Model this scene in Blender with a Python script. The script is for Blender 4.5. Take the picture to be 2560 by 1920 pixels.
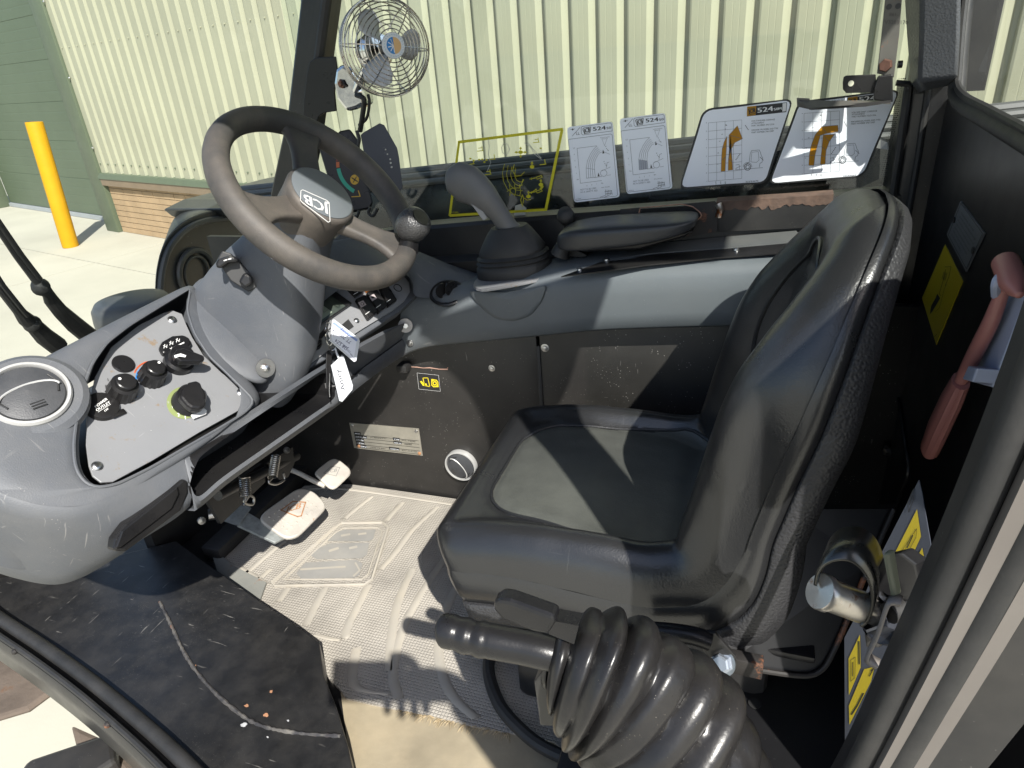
import bpy, bmesh, math, random
from math import sin, cos, pi, radians, sqrt, atan2
from mathutils import Vector as V, Matrix, noise as mnoise

for o in list(bpy.data.objects):
    bpy.data.objects.remove(o)
scn = bpy.context.scene
COL = scn.collection
random.seed(7)

# ------------------------------------------------------------------ camera
YAW, PITCH, ROLL, FPX, CAMZ = radians(21), radians(26.5), radians(-4.8), 1690.0, 1.70
FW = V((-sin(YAW)*cos(PITCH), cos(YAW)*cos(PITCH), -sin(PITCH)))
_rt = V((cos(YAW), sin(YAW), 0)); _up = _rt.cross(FW)
RT = _rt*cos(ROLL) + _up*sin(ROLL)
UP = _up*cos(ROLL) - _rt*sin(ROLL)
CAM = V((0, 0, CAMZ))
cam = bpy.data.cameras.new('camera'); camo = bpy.data.objects.new('camera', cam); COL.objects.link(camo)
cam.sensor_width = 36; cam.lens = 36*FPX/2560; cam.clip_start = .02; cam.clip_end = 400
m = Matrix((RT, UP, -FW)).transposed().to_4x4(); m.translation = CAM
camo.matrix_world = m
scn.camera = camo

# ------------------------------------------------------------------ sky, sun, exposure
SUN = V((.45, -.57, .69)).normalized()
w = bpy.data.worlds.new('World'); scn.world = w; w.use_nodes = True
nt = w.node_tree; bg = nt.nodes['Background']
sky = nt.nodes.new('ShaderNodeTexSky'); sky.sky_type = 'NISHITA'; sky.sun_disc = False
sky.sun_elevation = math.asin(SUN.z); sky.sun_rotation = atan2(SUN.x, SUN.y)
sky.air_density = 1.0; sky.dust_density = 1.2; sky.ozone_density = 1.0
nt.links.new(sky.outputs[0], bg.inputs[0]); bg.inputs[1].default_value = .12
sl = bpy.data.lights.new('sun', 'SUN'); sl.energy = 5.0; sl.angle = radians(.53); sl.color = (1, .965, .90)
so = bpy.data.objects.new('sun', sl); COL.objects.link(so)
so.rotation_euler = SUN.to_track_quat('Z', 'Y').to_euler(); so.location = SUN*30
scn.view_settings.view_transform = 'Standard'; scn.view_settings.look = 'None'
scn.view_settings.exposure = .75; scn.view_settings.gamma = 1
scn.view_settings.use_curve_mapping = False
scn.render.engine = 'CYCLES'
scn.cycles.max_bounces = 5; scn.cycles.diffuse_bounces = 3; scn.cycles.glossy_bounces = 3; scn.cycles.transparent_max_bounces = 8
scn.cycles.caustics_reflective = False; scn.cycles.caustics_refractive = False

# ------------------------------------------------------------------ helpers: measured photo points to points in the place
K = 2560/2212.0
def ray(p):
    return FW + RT*((p[0]*K-1280)/FPX) + UP*((960-p[1]*K)/FPX)
def pX(p, x): d = ray(p); return CAM + d*((x-CAM.x)/d.x)
def pY(p, y): d = ray(p); return CAM + d*((y-CAM.y)/d.y)
def pZ(p, z): d = ray(p); return CAM + d*((z-CAM.z)/d.z)
def pD(p, t): return CAM + ray(p)*t
class Plane:
    def __init__(s, q, n): s.q = V(q); s.n = V(n).normalized()
    def at(s, p, o=0):
        d = ray(p); return CAM + d*(((s.q + s.n*o - CAM).dot(s.n))/d.dot(s.n))
def lerp(a, b, t): return a + (b-a)*t
def spl(pts, n, closed=False):
    """Catmull-Rom through pts, n samples per span"""
    P = [V(p) for p in pts]; N = len(P); out = []
    for i in range(N if closed else N-1):
        g = (lambda k: P[k % N]) if closed else (lambda k: P[max(0, min(N-1, k))])
        a, b, c, d = g(i-1), g(i), g(i+1), g(i+2)
        for j in range(n):
            t = j/n
            out.append(.5*((2*b) + (c-a)*t + (2*a-5*b+4*c-d)*t*t + (3*b-a-3*c+d)*t**3))
    if not closed: out.append(P[-1])
    return out

# ------------------------------------------------------------------ materials
def _n(t, k): return t.nodes.new('ShaderNode'+k)
def mat(name, col, rough=.5, metal=0, var=.12, vs=6, bump=0, bs=150, btype='noise', dust=0, dcol=(.35, .32, .27), ds=4,
        speck=0, ss=260, scol=(.5, .48, .44), scratch=0, spec=.5, rust=0, rcol=(.22, .08, .03), rs=18, coat=0, rv=.1, bdist=.002, sdir=(4, 90, 4), b2=0, b2s=20):
    M = bpy.data.materials.new(name); M.use_nodes = True; t = M.node_tree; L = t.links.new
    b = t.nodes['Principled BSDF']; b.inputs['Metallic'].default_value = metal
    b.inputs['Specular IOR Level'].default_value = spec; b.inputs['Coat Weight'].default_value = coat
    tc = _n(t, 'TexCoord'); co = tc.outputs['Object']
    def noise(sc, det=4, ro=.55, vec=None):
        q = _n(t, 'TexNoise'); q.inputs['Scale'].default_value = sc; q.inputs['Detail'].default_value = det
        q.inputs['Roughness'].default_value = ro; L(vec or co, q.inputs['Vector']); return q.outputs['Fac']
    def ramp(f, a, bb):
        r = _n(t, 'MapRange'); r.inputs[1].default_value = a; r.inputs[2].default_value = bb; L(f, r.inputs[0]); return r.outputs[0]
    def mixc(f, A, B):
        x = _n(t, 'Mix'); x.data_type = 'RGBA'; L(f, x.inputs[0])
        for s, k in ((A, 6), (B, 7)):
            if isinstance(s, tuple): x.inputs[k].default_value = s+(1,) if len(s) == 3 else s
            else: L(s, x.inputs[k])
        return x.outputs[2]
    def mul(a, v):
        x = _n(t, 'Math'); x.operation = 'MULTIPLY'; L(a, x.inputs[0])
        if isinstance(v, (int, float)): x.inputs[1].default_value = v
        else: L(v, x.inputs[1])
        return x.outputs[0]
    base = noise(vs)
    c = mixc(ramp(base, .3, .7), tuple(k*(1-var) for k in col), tuple(min(1, k*(1+var)) for k in col))
    if dust:
        f = mul(ramp(noise(ds, 8, .65), .42, .72), dust); c = mixc(f, c, dcol)
    if rust:
        f = ramp(noise(rs, 9, .7), .62-.12*rust, .70-.12*rust); c = mixc(f, c, rcol)
    if scratch:
        mp = _n(t, 'Mapping'); mp.inputs['Scale'].default_value = sdir; mp.inputs['Rotation'].default_value = (.3, .5, .6); L(co, mp.inputs[0])
        s1 = noise(3.0, 3, .5, mp.outputs[0]); f = mul(ramp(s1, .72-.07*scratch, .76-.07*scratch), mul(ramp(noise(7), .46, .6), min(1, scratch))); c = mixc(f, c, scol)
        mp = _n(t, 'Mapping'); mp.inputs['Scale'].default_value = (sdir[1], sdir[0], sdir[2]*3); mp.inputs['Rotation'].default_value = (.9, .2, -.4); L(co, mp.inputs[0])
        s1 = noise(2.2, 3, .5, mp.outputs[0]); f = mul(ramp(s1, .72-.07*scratch, .76-.07*scratch), mul(ramp(noise(5), .48, .6), min(1, scratch))); c = mixc(f, c, scol)
    if speck:
        vo = _n(t, 'TexVoronoi'); vo.inputs['Scale'].default_value = ss; L(co, vo.inputs['Vector'])
        f = mul(ramp(vo.outputs['Distance'], .15, .07), mul(ramp(noise(ss*.22, 2), .62-.1*speck, .70-.1*speck), ramp(noise(6, 3), .40, .62))); c = mixc(f, c, scol)
    L(c, b.inputs['Base Color'])
    rr = _n(t, 'MapRange'); rr.inputs[3].default_value = max(.02, rough-rv); rr.inputs[4].default_value = min(1, rough+rv); L(noise(vs*2.7, 5), rr.inputs[0]); L(rr.outputs[0], b.inputs['Roughness'])
    if bump:
        bp = _n(t, 'Bump'); bp.inputs['Strength'].default_value = bump; bp.inputs['Distance'].default_value = bdist
        if btype == 'noise': f = noise(bs, 3)
        elif btype == 'cell':
            vo = _n(t, 'TexVoronoi'); vo.inputs['Scale'].default_value = bs; vo.feature = 'SMOOTH_F1'; L(co, vo.inputs['Vector']); f = vo.outputs['Distance']
        elif btype == 'edge':
            vo = _n(t, 'TexVoronoi'); vo.inputs['Scale'].default_value = bs; vo.feature = 'DISTANCE_TO_EDGE'; vo.inputs['Randomness'].default_value = .15; L(co, vo.inputs['Vector']); f = ramp(vo.outputs['Distance'], 0, .25)
        elif btype == 'brush':
            mp = _n(t, 'Mapping'); mp.inputs['Scale'].default_value = (2, 400, 400); L(co, mp.inputs[0]); f = noise(3, 2, .5, mp.outputs[0])
        L(f, bp.inputs['Height']); nb = bp
        if b2:
            nb = _n(t, 'Bump'); nb.inputs['Strength'].default_value = b2; nb.inputs['Distance'].default_value = .006; L(noise(b2s, 4, .6), nb.inputs['Height']); L(bp.outputs[0], nb.inputs['Normal'])
        L(nb.outputs[0], b.inputs['Normal'])
    return M
def translucent(M, f=.5, col=(.8, .82, .86)):
    """thin printed film: lets through light from the bright side"""
    t = M.node_tree; b = t.nodes['Principled BSDF']; out = t.nodes['Material Output']
    tl = _n(t, 'BsdfTranslucent'); tl.inputs[0].default_value = col+(1,); mx = _n(t, 'MixShader'); mx.inputs[0].default_value = f
    t.links.new(b.outputs[0], mx.inputs[1]); t.links.new(tl.outputs[0], mx.inputs[2]); t.links.new(mx.outputs[0], out.inputs[0]); return M
def flat(name, col, rough=.5, metal=0): return mat(name, col, rough, metal, var=.05, rv=.03)
def glassmat(name, tint=(.93, .96, .94), refl=1.0, dusty=.03):
    M = bpy.data.materials.new(name); M.use_nodes = True; t = M.node_tree; L = t.links.new
    t.nodes.remove(t.nodes['Principled BSDF']); out = t.nodes['Material Output']
    tr = _n(t, 'BsdfTransparent'); tr.inputs[0].default_value = tint+(1,)
    gl = _n(t, 'BsdfGlossy'); gl.inputs['Roughness'].default_value = .02
    df = _n(t, 'BsdfDiffuse'); df.inputs[0].default_value = (.6, .58, .5, 1)
    fr = _n(t, 'LayerWeight'); fr.inputs[0].default_value = .5
    pw = _n(t, 'Math'); pw.operation = 'POWER'; pw.inputs[1].default_value = 5; L(fr.outputs['Facing'], pw.inputs[0])
    mu = _n(t, 'Math'); mu.operation = 'MULTIPLY_ADD'; mu.inputs[1].default_value = .92*refl; mu.inputs[2].default_value = .05*refl; L(pw.outputs[0], mu.inputs[0])
    m1 = _n(t, 'MixShader'); L(mu.outputs[0], m1.inputs[0]); L(tr.outputs[0], m1.inputs[1]); L(gl.outputs[0], m1.inputs[2])
    tc = _n(t, 'TexCoord'); nz = _n(t, 'TexNoise'); nz.inputs['Scale'].default_value = 5; nz.inputs['Detail'].default_value = 8; L(tc.outputs['Object'], nz.inputs['Vector'])
    mr = _n(t, 'MapRange'); mr.inputs[1].default_value = .35; mr.inputs[2].default_value = .8; mr.inputs[3].default_value = 0; mr.inputs[4].default_value = dusty*2; L(nz.outputs['Fac'], mr.inputs[0])
    m2 = _n(t, 'MixShader'); L(mr.outputs[0], m2.inputs[0]); L(m1.outputs[0], m2.inputs[1]); L(df.outputs[0], m2.inputs[2])
    L(m2.outputs[0], out.inputs[0]); return M

# ------------------------------------------------------------------ mesh builder
class MB:
    def __init__(s): s.v = []; s.f = []
    def add(s, vs, fs):
        k = len(s.v); s.v += [V(v) for v in vs]; s.f += [tuple(i+k for i in f) for f in fs]; return s
    def box(s, c, size, ax=None, bev=0):
        c = V(c); A = ax or (V((1, 0, 0)), V((0, 1, 0)), V((0, 0, 1))); h = [k/2 for k in size]
        if bev <= 0:
            vs = [c + A[0]*h[0]*i + A[1]*h[1]*j + A[2]*h[2]*k for i in (-1, 1) for j in (-1, 1) for k in (-1, 1)]
            return s.add(vs, [(0, 1, 3, 2), (4, 6, 7, 5), (0, 4, 5, 1), (2, 3, 7, 6), (0, 2, 6, 4), (1, 5, 7, 3)])
        bm = bmesh.new(); bmesh.ops.create_cube(bm, size=1)
        for v in bm.verts: v.co = V((v.co.x*size[0], v.co.y*size[1], v.co.z*size[2]))
        bmesh.ops.bevel(bm, geom=bm.edges[:], offset=min(bev, min(size)*.49), segments=2, affect='EDGES', profile=.5)
        bm.verts.index_update()
        s.add([c + A[0]*v.co.x + A[1]*v.co.y + A[2]*v.co.z for v in bm.verts], [tuple(v.index for v in f.verts) for f in bm.faces]); bm.free(); return s
    def tube(s, path, r, seg=10, caps=True, closed=False, sq=None):
        P = [V(p) for p in path]; n = len(P); R = r if isinstance(r, (list, tuple)) else [r]*n
        vs = []; u = None
        for i in range(n):
            t = (P[(i+1) % n]-P[i-1]) if closed else (P[min(n-1, i+1)]-P[max(0, i-1)])
            t = t.normalized() if t.length > 1e-9 else V((0, 0, 1))
            if u is None: u = t.orthogonal().normalized()
            u = (u - t*u.dot(t)); u = u.normalized() if u.length > 1e-6 else t.orthogonal().normalized()
            w_ = t.cross(u)
            for k in range(seg):
                a = 2*pi*k/seg; vs.append(P[i] + (u*cos(a) + w_*sin(a))*R[i])
        fs = [(i*seg+k, i*seg+(k+1) % seg, ((i+1) % n)*seg+(k+1) % seg, ((i+1) % n)*seg+k) for i in range(n if closed else n-1) for k in range(seg)]
        if caps and not closed: fs += [tuple(range(seg))[::-1], tuple(range((n-1)*seg, n*seg))]
        return s.add(vs, fs)
    def lathe(s, prof, o, ax, seg=32, ref=None, sx=1, caps=True):
        o = V(o); ax = V(ax).normalized(); u = V(ref) if ref else ax.orthogonal(); u = (u-ax*u.dot(ax)).normalized(); w_ = ax.cross(u)
        vs = [o + ax*h + (u*cos(2*pi*k/seg)*sx + w_*sin(2*pi*k/seg))*r for r, h in prof for k in range(seg)]
        n = len(prof)
        fs = [(i*seg+k, i*seg+(k+1) % seg, (i+1)*seg+(k+1) % seg, (i+1)*seg+k) for i in range(n-1) for k in range(seg)]
        if caps: fs += [tuple(range(seg))[::-1], tuple(range((n-1)*seg, n*seg))]
        return s.add(vs, fs)
    def prism(s, poly, ext):
        P = [V(p) for p in poly]; n = len(P); e = V(ext)
        return s.add(P + [p+e for p in P], [tuple(range(n)), tuple(range(2*n-1, n-1, -1))] + [(i, n+i, n+(i+1) % n, (i+1) % n) for i in range(n)])
    def loft(s, rows, closed=False, caps=False):
        n = len(rows[0]); k = len(rows)
        vs = [p for r in rows for p in r]
        fs = [(i*n+j, i*n+(j+1) % n, (i+1)*n+(j+1) % n, (i+1)*n+j) for i in range(k-1) for j in range(n if closed else n-1)]
        if caps: fs += [tuple(range(n))[::-1], tuple(range((k-1)*n, k*n))]
        return s.add(vs, fs)
    def ball(s, c, r, u=14, v=10, ax=None, sc=(1, 1, 1)):
        c = V(c); A = ax or (V((1, 0, 0)), V((0, 1, 0)), V((0, 0, 1)))
        rows = []
        for i in range(v+1):
            p = pi*i/v; q = max(1e-4, sin(p))
            rows.append([c + (A[0]*cos(2*pi*j/u)*q*sc[0] + A[1]*sin(2*pi*j/u)*q*sc[1] + A[2]*cos(p)*sc[2])*r for j in range(u)])
        return s.loft(rows, closed=True)
    def build(s, name, material, parent=None, smooth=35, subsurf=0, bevel=0, thick=0):
        off = parent.matrix_world.translation if parent and not parent.parent else V((0, 0, 0))
        if parent is not None: off = ORG[parent.name]
        me = bpy.data.meshes.new(name); me.from_pydata([v-off for v in s.v], [], s.f); me.validate()
        bm = bmesh.new(); bm.from_mesh(me); bmesh.ops.recalc_face_normals(bm, faces=bm.faces[:]); bm.to_mesh(me); bm.free()
        me.materials.append(material)
        if smooth:
            me.polygons.foreach_set('use_smooth', [True]*len(me.polygons))
            if not subsurf: me.set_sharp_from_angle(angle=radians(smooth))
        o = bpy.data.objects.new(name, me); COL.objects.link(o)
        if parent: o.parent = parent
        ORG[o.name] = off
        if thick: q = o.modifiers.new('s', 'SOLIDIFY'); q.thickness = thick; q.offset = -1
        if bevel: q = o.modifiers.new('b', 'BEVEL'); q.width = bevel; q.segments = 2; q.limit_method = 'ANGLE'; q.angle_limit = radians(40)
        if subsurf: q = o.modifiers.new('u', 'SUBSURF'); q.levels = subsurf; q.render_levels = subsurf
        return o
ORG = {}
def thing(name, label, cat, loc=(0, 0, 0), group=None):
    o = bpy.data.objects.new(name, None); COL.objects.link(o); o.location = V(loc); o.empty_display_size = .05
    ORG[o.name] = V(loc); o['label'] = label; o['category'] = cat
    if group: o['group'] = group
    return o
def tag(o, label, cat, group=None):
    o['label'] = label; o['category'] = cat
    if group: o['group'] = group
    return o

# ------------------------------------------------------------------ printed graphics on a plane (strokes, fills, text)
_tc = {}
def textmesh(st):
    if st in _tc: return _tc[st]
    cu = bpy.data.curves.new('t', 'FONT'); cu.body = st; cu.size = 1; cu.resolution_u = 2
    o = bpy.data.objects.new('t', cu); COL.objects.link(o); dg = bpy.context.evaluated_depsgraph_get(); dg.update()
    me = o.evaluated_get(dg).to_mesh(); r = ([(v.co.x, v.co.y) for v in me.vertices], [tuple(p.vertices) for p in me.polygons])
    o.evaluated_get(dg).to_mesh_clear(); bpy.data.objects.remove(o); bpy.data.curves.remove(cu); _tc[st] = r; return r
class Art:
    """ink on a surface: fn(p, off) gives the surface point for a measured point"""
    def __init__(s, fn, off=.0008): s.fn = fn; s.off = off; s.m = {}
    def mb(s, k): return s.m.setdefault(k, MB())
    def poly(s, k, pts, o=0): s.mb(k).add([s.fn(p, s.off+o) for p in pts], [tuple(range(len(pts)))]); return s
    def line(s, k, pts, w=1.0, closed=False, o=0):
        P = [V((p[0], p[1])) for p in pts]; n = len(P)
        if closed: P.append(P[0])
        for a, b in zip(P[:-1], P[1:]):
            d = b-a
            if d.length < 1e-6: continue
            d.normalize(); q = V((-d.y, d.x))*w/2; e = d*w*.35
            s.mb(k).add([s.fn(p, s.off+o) for p in (a-e-q, b+e-q, b+e+q, a-e+q)], [(0, 1, 2, 3)])
        return s
    def arc(s, k, c, r, a0, a1, w=1, n=14, rx=None, o=0):
        rx = rx or r
        return s.line(k, [(c[0]+rx*cos(radians(a0+(a1-a0)*i/n)), c[1]+r*sin(radians(a0+(a1-a0)*i/n))) for i in range(n+1)], w, o=o)
    def disc(s, k, c, r, n=18, rx=None, o=0): rx = rx or r; return s.poly(k, [(c[0]+rx*cos(2*pi*i/n), c[1]+r*sin(2*pi*i/n)) for i in range(n)], o)
    def text(s, k, st, org, bx, up, h, o=0, bold=0):
        vs, fs = textmesh(st); bx = V(bx).normalized(); up = V(up).normalized(); sc = h/.72
        for dx in ((0,) if not bold else (-bold, 0, bold)):
            s.mb(k).add([s.fn((org[0]+bx.x*(x*sc+dx)+up.x*y*sc, org[1]+bx.y*(x*sc+dx)+up.y*y*sc), s.off+o+abs(dx)*1e-5) for x, y in vs], fs)
        return s
    def textfit(s, k, st, org, end, h, up=None, o=0, bold=0):
        """text stretched from org to end along the baseline"""
        vs, fs = textmesh(st); W = max(x for x, y in vs); a = V(org); b = V(end); d = b-a
        u = V(up).normalized() if up else V((d.y, -d.x)).normalized()
        for dy in ((0,) if not bold else (-bold, bold)):
            s.mb(k).add([s.fn(tuple(a + d*(x/W) + d.normalized()*dy + u*(y/.72*h)), s.off+o+(1e-5 if dy > 0 else 0)) for x, y in vs], fs)
        return s
    def build(s, parent, mats, names=None, stuff=0):
        for k, mb in s.m.items():
            o = mb.build((names or {}).get(k, 'print'), mats[k], parent, smooth=0)
            if stuff or len(mb.f) > 12: o['kind'] = 'stuff'
# ================================================================== materials used by the setting and the cab
M_conc = mat('concrete', (.43, .41, .335), .85, var=.10, vs=.9, bump=.25, bs=60, dust=.35, dcol=(.50, .48, .40), ds=1.3, rv=.05)
M_joint = flat('joint_filler', (.10, .10, .09), .9)
M_clad = mat('cream_steel', (.335, .335, .240), .5, var=.06, vs=1.2, dust=.25, dcol=(.26, .26, .19), ds=1.6, spec=.4, rv=.04)
M_green = mat('olive_steel', (.088, .115, .072), .5, var=.06, vs=1.5, rv=.05)
M_trim = mat('trim_steel', (.10, .125, .08), .5, var=.05)
M_flash = mat('brown_flashing', (.20, .15, .10), .55, var=.08)
M_brick = mat('buff_brick', (.37, .262, .155), .9, var=.12, vs=5, bump=.3, bs=120)
M_mortar = flat('mortar', (.34, .25, .16), .9)
M_seal = flat('door_seal', (.30, .32, .33), .6)
M_yellow = mat('yellow_paint', (.50, .27, .008), .65, spec=.2, var=.05, vs=8, speck=.5, ss=60, scol=(.15, .12, .05))
M_blk = mat('black_paint', (.012, .012, .013), .33, var=.3, vs=9, dust=.06, speck=.7, ss=240, scol=(.28, .27, .25), scratch=.10, bump=.10, bs=90)
M_blkflat = mat('black_satin', (.014, .014, .015), .45, var=.2, vs=7, dust=.08, speck=.4, ss=200, scol=(.3, .29, .27))
M_dirty = mat('worn_black_floor', (.014, .014, .0145), .36, var=.25, vs=14, dust=.14, dcol=(.13, .12, .105), ds=16, speck=1.6, ss=420, scol=(.22, .21, .19), scratch=.62, sdir=(7, 60, 7), bump=.12, bs=60)
M_wall = mat('dusty_black_panel', (.020, .019, .018), .40, var=.25, vs=6, dust=.12, dcol=(.08, .07, .06), ds=3, speck=1.2, ss=150, scol=(.45, .43, .40), scratch=.25, bump=.06, bs=70)
M_rub = mat('black_rubber', (.018, .018, .018), .6, var=.2, vs=14, dust=.15, dcol=(.12, .11, .10), ds=12, bump=.15, bs=200)
M_plast = mat('dash_plastic', (.082, .089, .101), .58, var=.10, vs=5, dust=.45, dcol=(.150, .148, .145), ds=6, b2=.10, b2s=9, bump=.35, bs=520, bdist=.0012, speck=.35, ss=210, scol=(.30, .29, .28), scratch=.5)
M_plast2 = mat('console_plastic', (.108, .122, .132), .50, var=.10, vs=4, dust=.22, dcol=(.16, .165, .165), ds=5, bump=.22, bs=480, bdist=.001, scratch=.2, speck=.3)
M_blkpl = mat('black_plastic', (.010, .010, .011), .30, spec=.34, var=.15, vs=12, dust=.03, bump=.1, bs=400)
M_steel = mat('bare_steel', (.42, .41, .39), .35, 1, var=.15, vs=20, rust=.35)
M_zinc = mat('zinc_bolt', (.55, .55, .55), .3, 1, var=.1, vs=60)
M_beige = mat('sunlit_dusty_strip', (.125, .112, .10), .5, var=.12, vs=6, dust=.3, dcol=(.18, .165, .145), ds=9, scratch=.2)  # beige paints in the sunlight grazing the dusty black post
M_glass = glassmat('window_glass', refl=.7, dusty=.005)
M_chipw = mat('pale_chip', (.42, .42, .42), .7, var=.2, vs=80); M_chipr = mat('rust_chip', (.34, .17, .09), .8, var=.3, vs=80)
M_deep = mat('deep_black_paint', (.008, .008, .009), .4, var=.2, vs=7, speck=.3, ss=300, scol=(.2, .2, .2))
M_rust = mat('rusty_edge', (.020, .018, .017), .6, var=.2, vs=20, rust=.55, rcol=(.24, .095, .045), rs=14)

# ================================================================== ground, building, bollard
g = MB().add([(-150, -150, -.03), (150, -150, -.03), (150, 150, -.03), (-150, 150, -.03)], [(0, 1, 2, 3)]).build('ground', M_joint, smooth=0); g['kind'] = 'structure'
J1, J2 = pZ((25, 532), 0), pZ((334, 593), 0)
ju = (J2-J1).normalized(); jv = V((-ju.y, ju.x, 0))
for i in range(-6, 7):
    for j in range(-5, 5):
        a = J1 + ju*(i*6+2.0+.006) + jv*(j*5+.006); b = ju*(6-.012); c = jv*(5-.012)
        MB().prism([a, a+b, a+b+c, a+c], (0, 0, -.028)).build('concrete_slab', M_conc, g, smooth=0)

WP = pZ((273, 499), 0); WD = V((.957, -.29, 0)).normalized(); WN = V((WD.y, -WD.x, 0))     # WN faces the camera side
if WN.dot(CAM-WP) < 0: WN = -WN
def wl(t, o, z): return WP + WD*t + WN*o + V((0, 0, z))
bld = thing('warehouse', 'pale cream ribbed steel warehouse wall with olive shutter door and buff brick plinth', 'building', WP)
PIT, NP, ZB, ZT = .183, 6, .70, 5.2
prof = [(0, 0), (.035, 0), (.038, -.0008), (.041, 0), (.070, 0), (.073, -.0008), (.076, 0), (.106, 0), (.142, -.034), (.162, -.034), (.172, -.004), (.183, 0)]
for k in range(11):
    row = [(k*NP*PIT + i*PIT + x, y) for i in range(NP) for x, y in (prof[:-1] if i < NP-1 else prof)]
    MB().loft([[wl(t, y+.06, z) for t, y in row] for z in (ZB, ZT)]).build('cladding_sheet', M_clad, bld, smooth=12)
MB().add([wl(-.02, .0, ZB), wl(12.1, .0, ZB), wl(12.1, .0, ZT), wl(-.02, .0, ZT)], [(0, 1, 2, 3)]).build('liner', M_clad, bld, smooth=0)
f = MB(); f.prism([wl(-.05, .0, ZB+.03), wl(-.05, .085, ZB+.01), wl(-.05, .10, ZB-.05), wl(-.05, .0, ZB-.05)], WD*12.2); f.build('flashing', M_trim, bld, smooth=0)
f = MB(); f.box(wl(6.05, .055, ZB-.09), (12.15, .07, .075), (WD, WN, V((0, 0, 1)))); f.build('sill_flashing', M_flash, bld, smooth=0)
MB().box(wl(6.05, -.02, .29), (12.1, .10, .58), (WD, WN, V((0, 0, 1)))).build('mortar', M_mortar, bld, smooth=0)
bh, bl = .0625, .225; me0 = None
for r in range(9):
    for i in range(24):
        x0 = i*bl - (bl/2 if r % 2 else 0)
        if x0 > 4.6: continue
        b = MB().box(wl(max(0, x0)+bl/2 if x0 >= 0 else bl/4, .032+random.uniform(-.0015, .0015), r*(bh+.0045)+bh/2+.003), ((bl-.008) if x0 >= 0 else bl/2-.008, .018, bh-.0035), (WD, WN, V((0, 0, 1))))
        b.build('brick', M_brick, bld, smooth=0)
MB().box(wl(8.4, .032, .29), (7.4, .018, .575), (WD, WN, V((0, 0, 1)))).build('plinth_face', M_brick, bld, smooth=0)
# shutter door set back in its opening
DW0, DW1, DR = -.30, -4.2, -.24
zz = 0.06
for k in range(11):
    h = .48; rows = []
    for s, o in ((0, -.004), (.005, 0), (.11, 0), (.115, -.001), (.125, -.001), (.13, 0), (.23, 0), (.235, -.001), (.245, -.001), (.25, 0), (.35, 0), (.355, -.001), (.365, -.001), (.37, 0), (.474, 0), (.479, -.004)):
        rows.append([wl(DW0, DR+o, zz+s), wl(DW1, DR+o, zz+s)])
    MB().loft(rows).build('door_panel', M_green, bld, smooth=10); zz += h
MB().box(wl((DW0+DW1)/2, DR+.01, .03), (3.9, .05, .05), (WD, WN, V((0, 0, 1)))).build('door_seal', M_seal, bld, smooth=0)
for t in (-.165, -4.33):
    MB().box(wl(t, -.07, 2.6), (.30, .32, 5.2), (WD, WN, V((0, 0, 1))), bev=.01).build('door_post', M_trim, bld)
MB().box(wl(-2.2, -.45, 2.6), (4.6, .1, 5.2), (WD, WN, V((0, 0, 1)))).build('dark_interior', M_joint, bld, smooth=0)
for z in (1.0, 1.75, 2.5):
    MB().ball(wl(.02, .075, z), .012, 8, 6).build('rivet', M_zinc, bld)
for i in range(46):
    MB().ball(wl(.052+i*PIT+(0 if i % 2 else .01), .065, 2.05), .007, 6, 4).build('rivet', M_clad, bld)
for i in range(22):
    MB().ball(wl(.052+i*PIT, .065, ZB+.12), .009, 8, 6).build('rivet', M_trim, bld)

Bp = pZ((153, 533), 0); top = ray((73, 263)); s_ = sqrt(Bp.x**2+Bp.y**2)/sqrt(top.x**2+top.y**2); BH = CAMZ + s_*top.z
Bt = V((CAM.x+top.x*s_, CAM.y+top.y*s_, BH))
br = .086
o = MB().lathe([(br*.96, 0), (br, .02), (br, BH-.006), (br*.97, BH), (br*.90, BH-.003), (br*.90, BH-.2)], Bp, Bt-Bp, 40).build('bollard', M_yellow)
tag(o, 'yellow painted steel bollard standing in front of the olive shutter door', 'bollard')

# ================================================================== cab shell
ZF = .60
cab = thing('cab', 'black steel vehicle cab with open doorway, pillars, glazed sides and dusty floor', 'vehicle cab', (-.4, .95, ZF))
MB().prism([(-1.75, .84, ZF), (-1.45, .70, ZF), (-1.1, .62, ZF), (-.8, .55, ZF), (-.5, .49, ZF), (.5, .47, ZF), (.5, 1.48, ZF), (-1.75, 1.48, ZF)], (0, 0, -.04)).build('floor_plate', M_dirty, cab, smooth=0)
YW = 1.36
xs = pY((1166, 800), YW).x
MB().box(((-1.35+xs-.004)/2, YW+.01, .90), (xs-.004+1.35, .02, .62), bev=.002).build('footwell_panel', M_wall, cab)
MB().box(((.32+xs+.004)/2, YW+.008, .90), (.32-xs-.004, .02, .62), bev=.002).build('seat_side_panel', M_wall, cab)
MB().box((-.55, 1.49, .95), (1.78, .016, .68)).build('outer_side_panel', M_blkflat, cab, smooth=0)
MB().box((xs, YW-.002, .84), (.010, .006, .48), bev=.002).build('joint_strip', M_rub, cab)
MB().box((-1.36, 1.19, .84), (.03, .50, .50)).build('front_bulkhead', M_blkflat, cab, smooth=0)
MB().box((-1.72, .80, .80), (.03, .36, .42)).build('front_bulkhead', M_blkflat, cab, smooth=0)
MB().box((-1.22, 1.18, .615), (.06, .40, .05), bev=.01).build('toe_rail', M_rub, cab)
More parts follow.
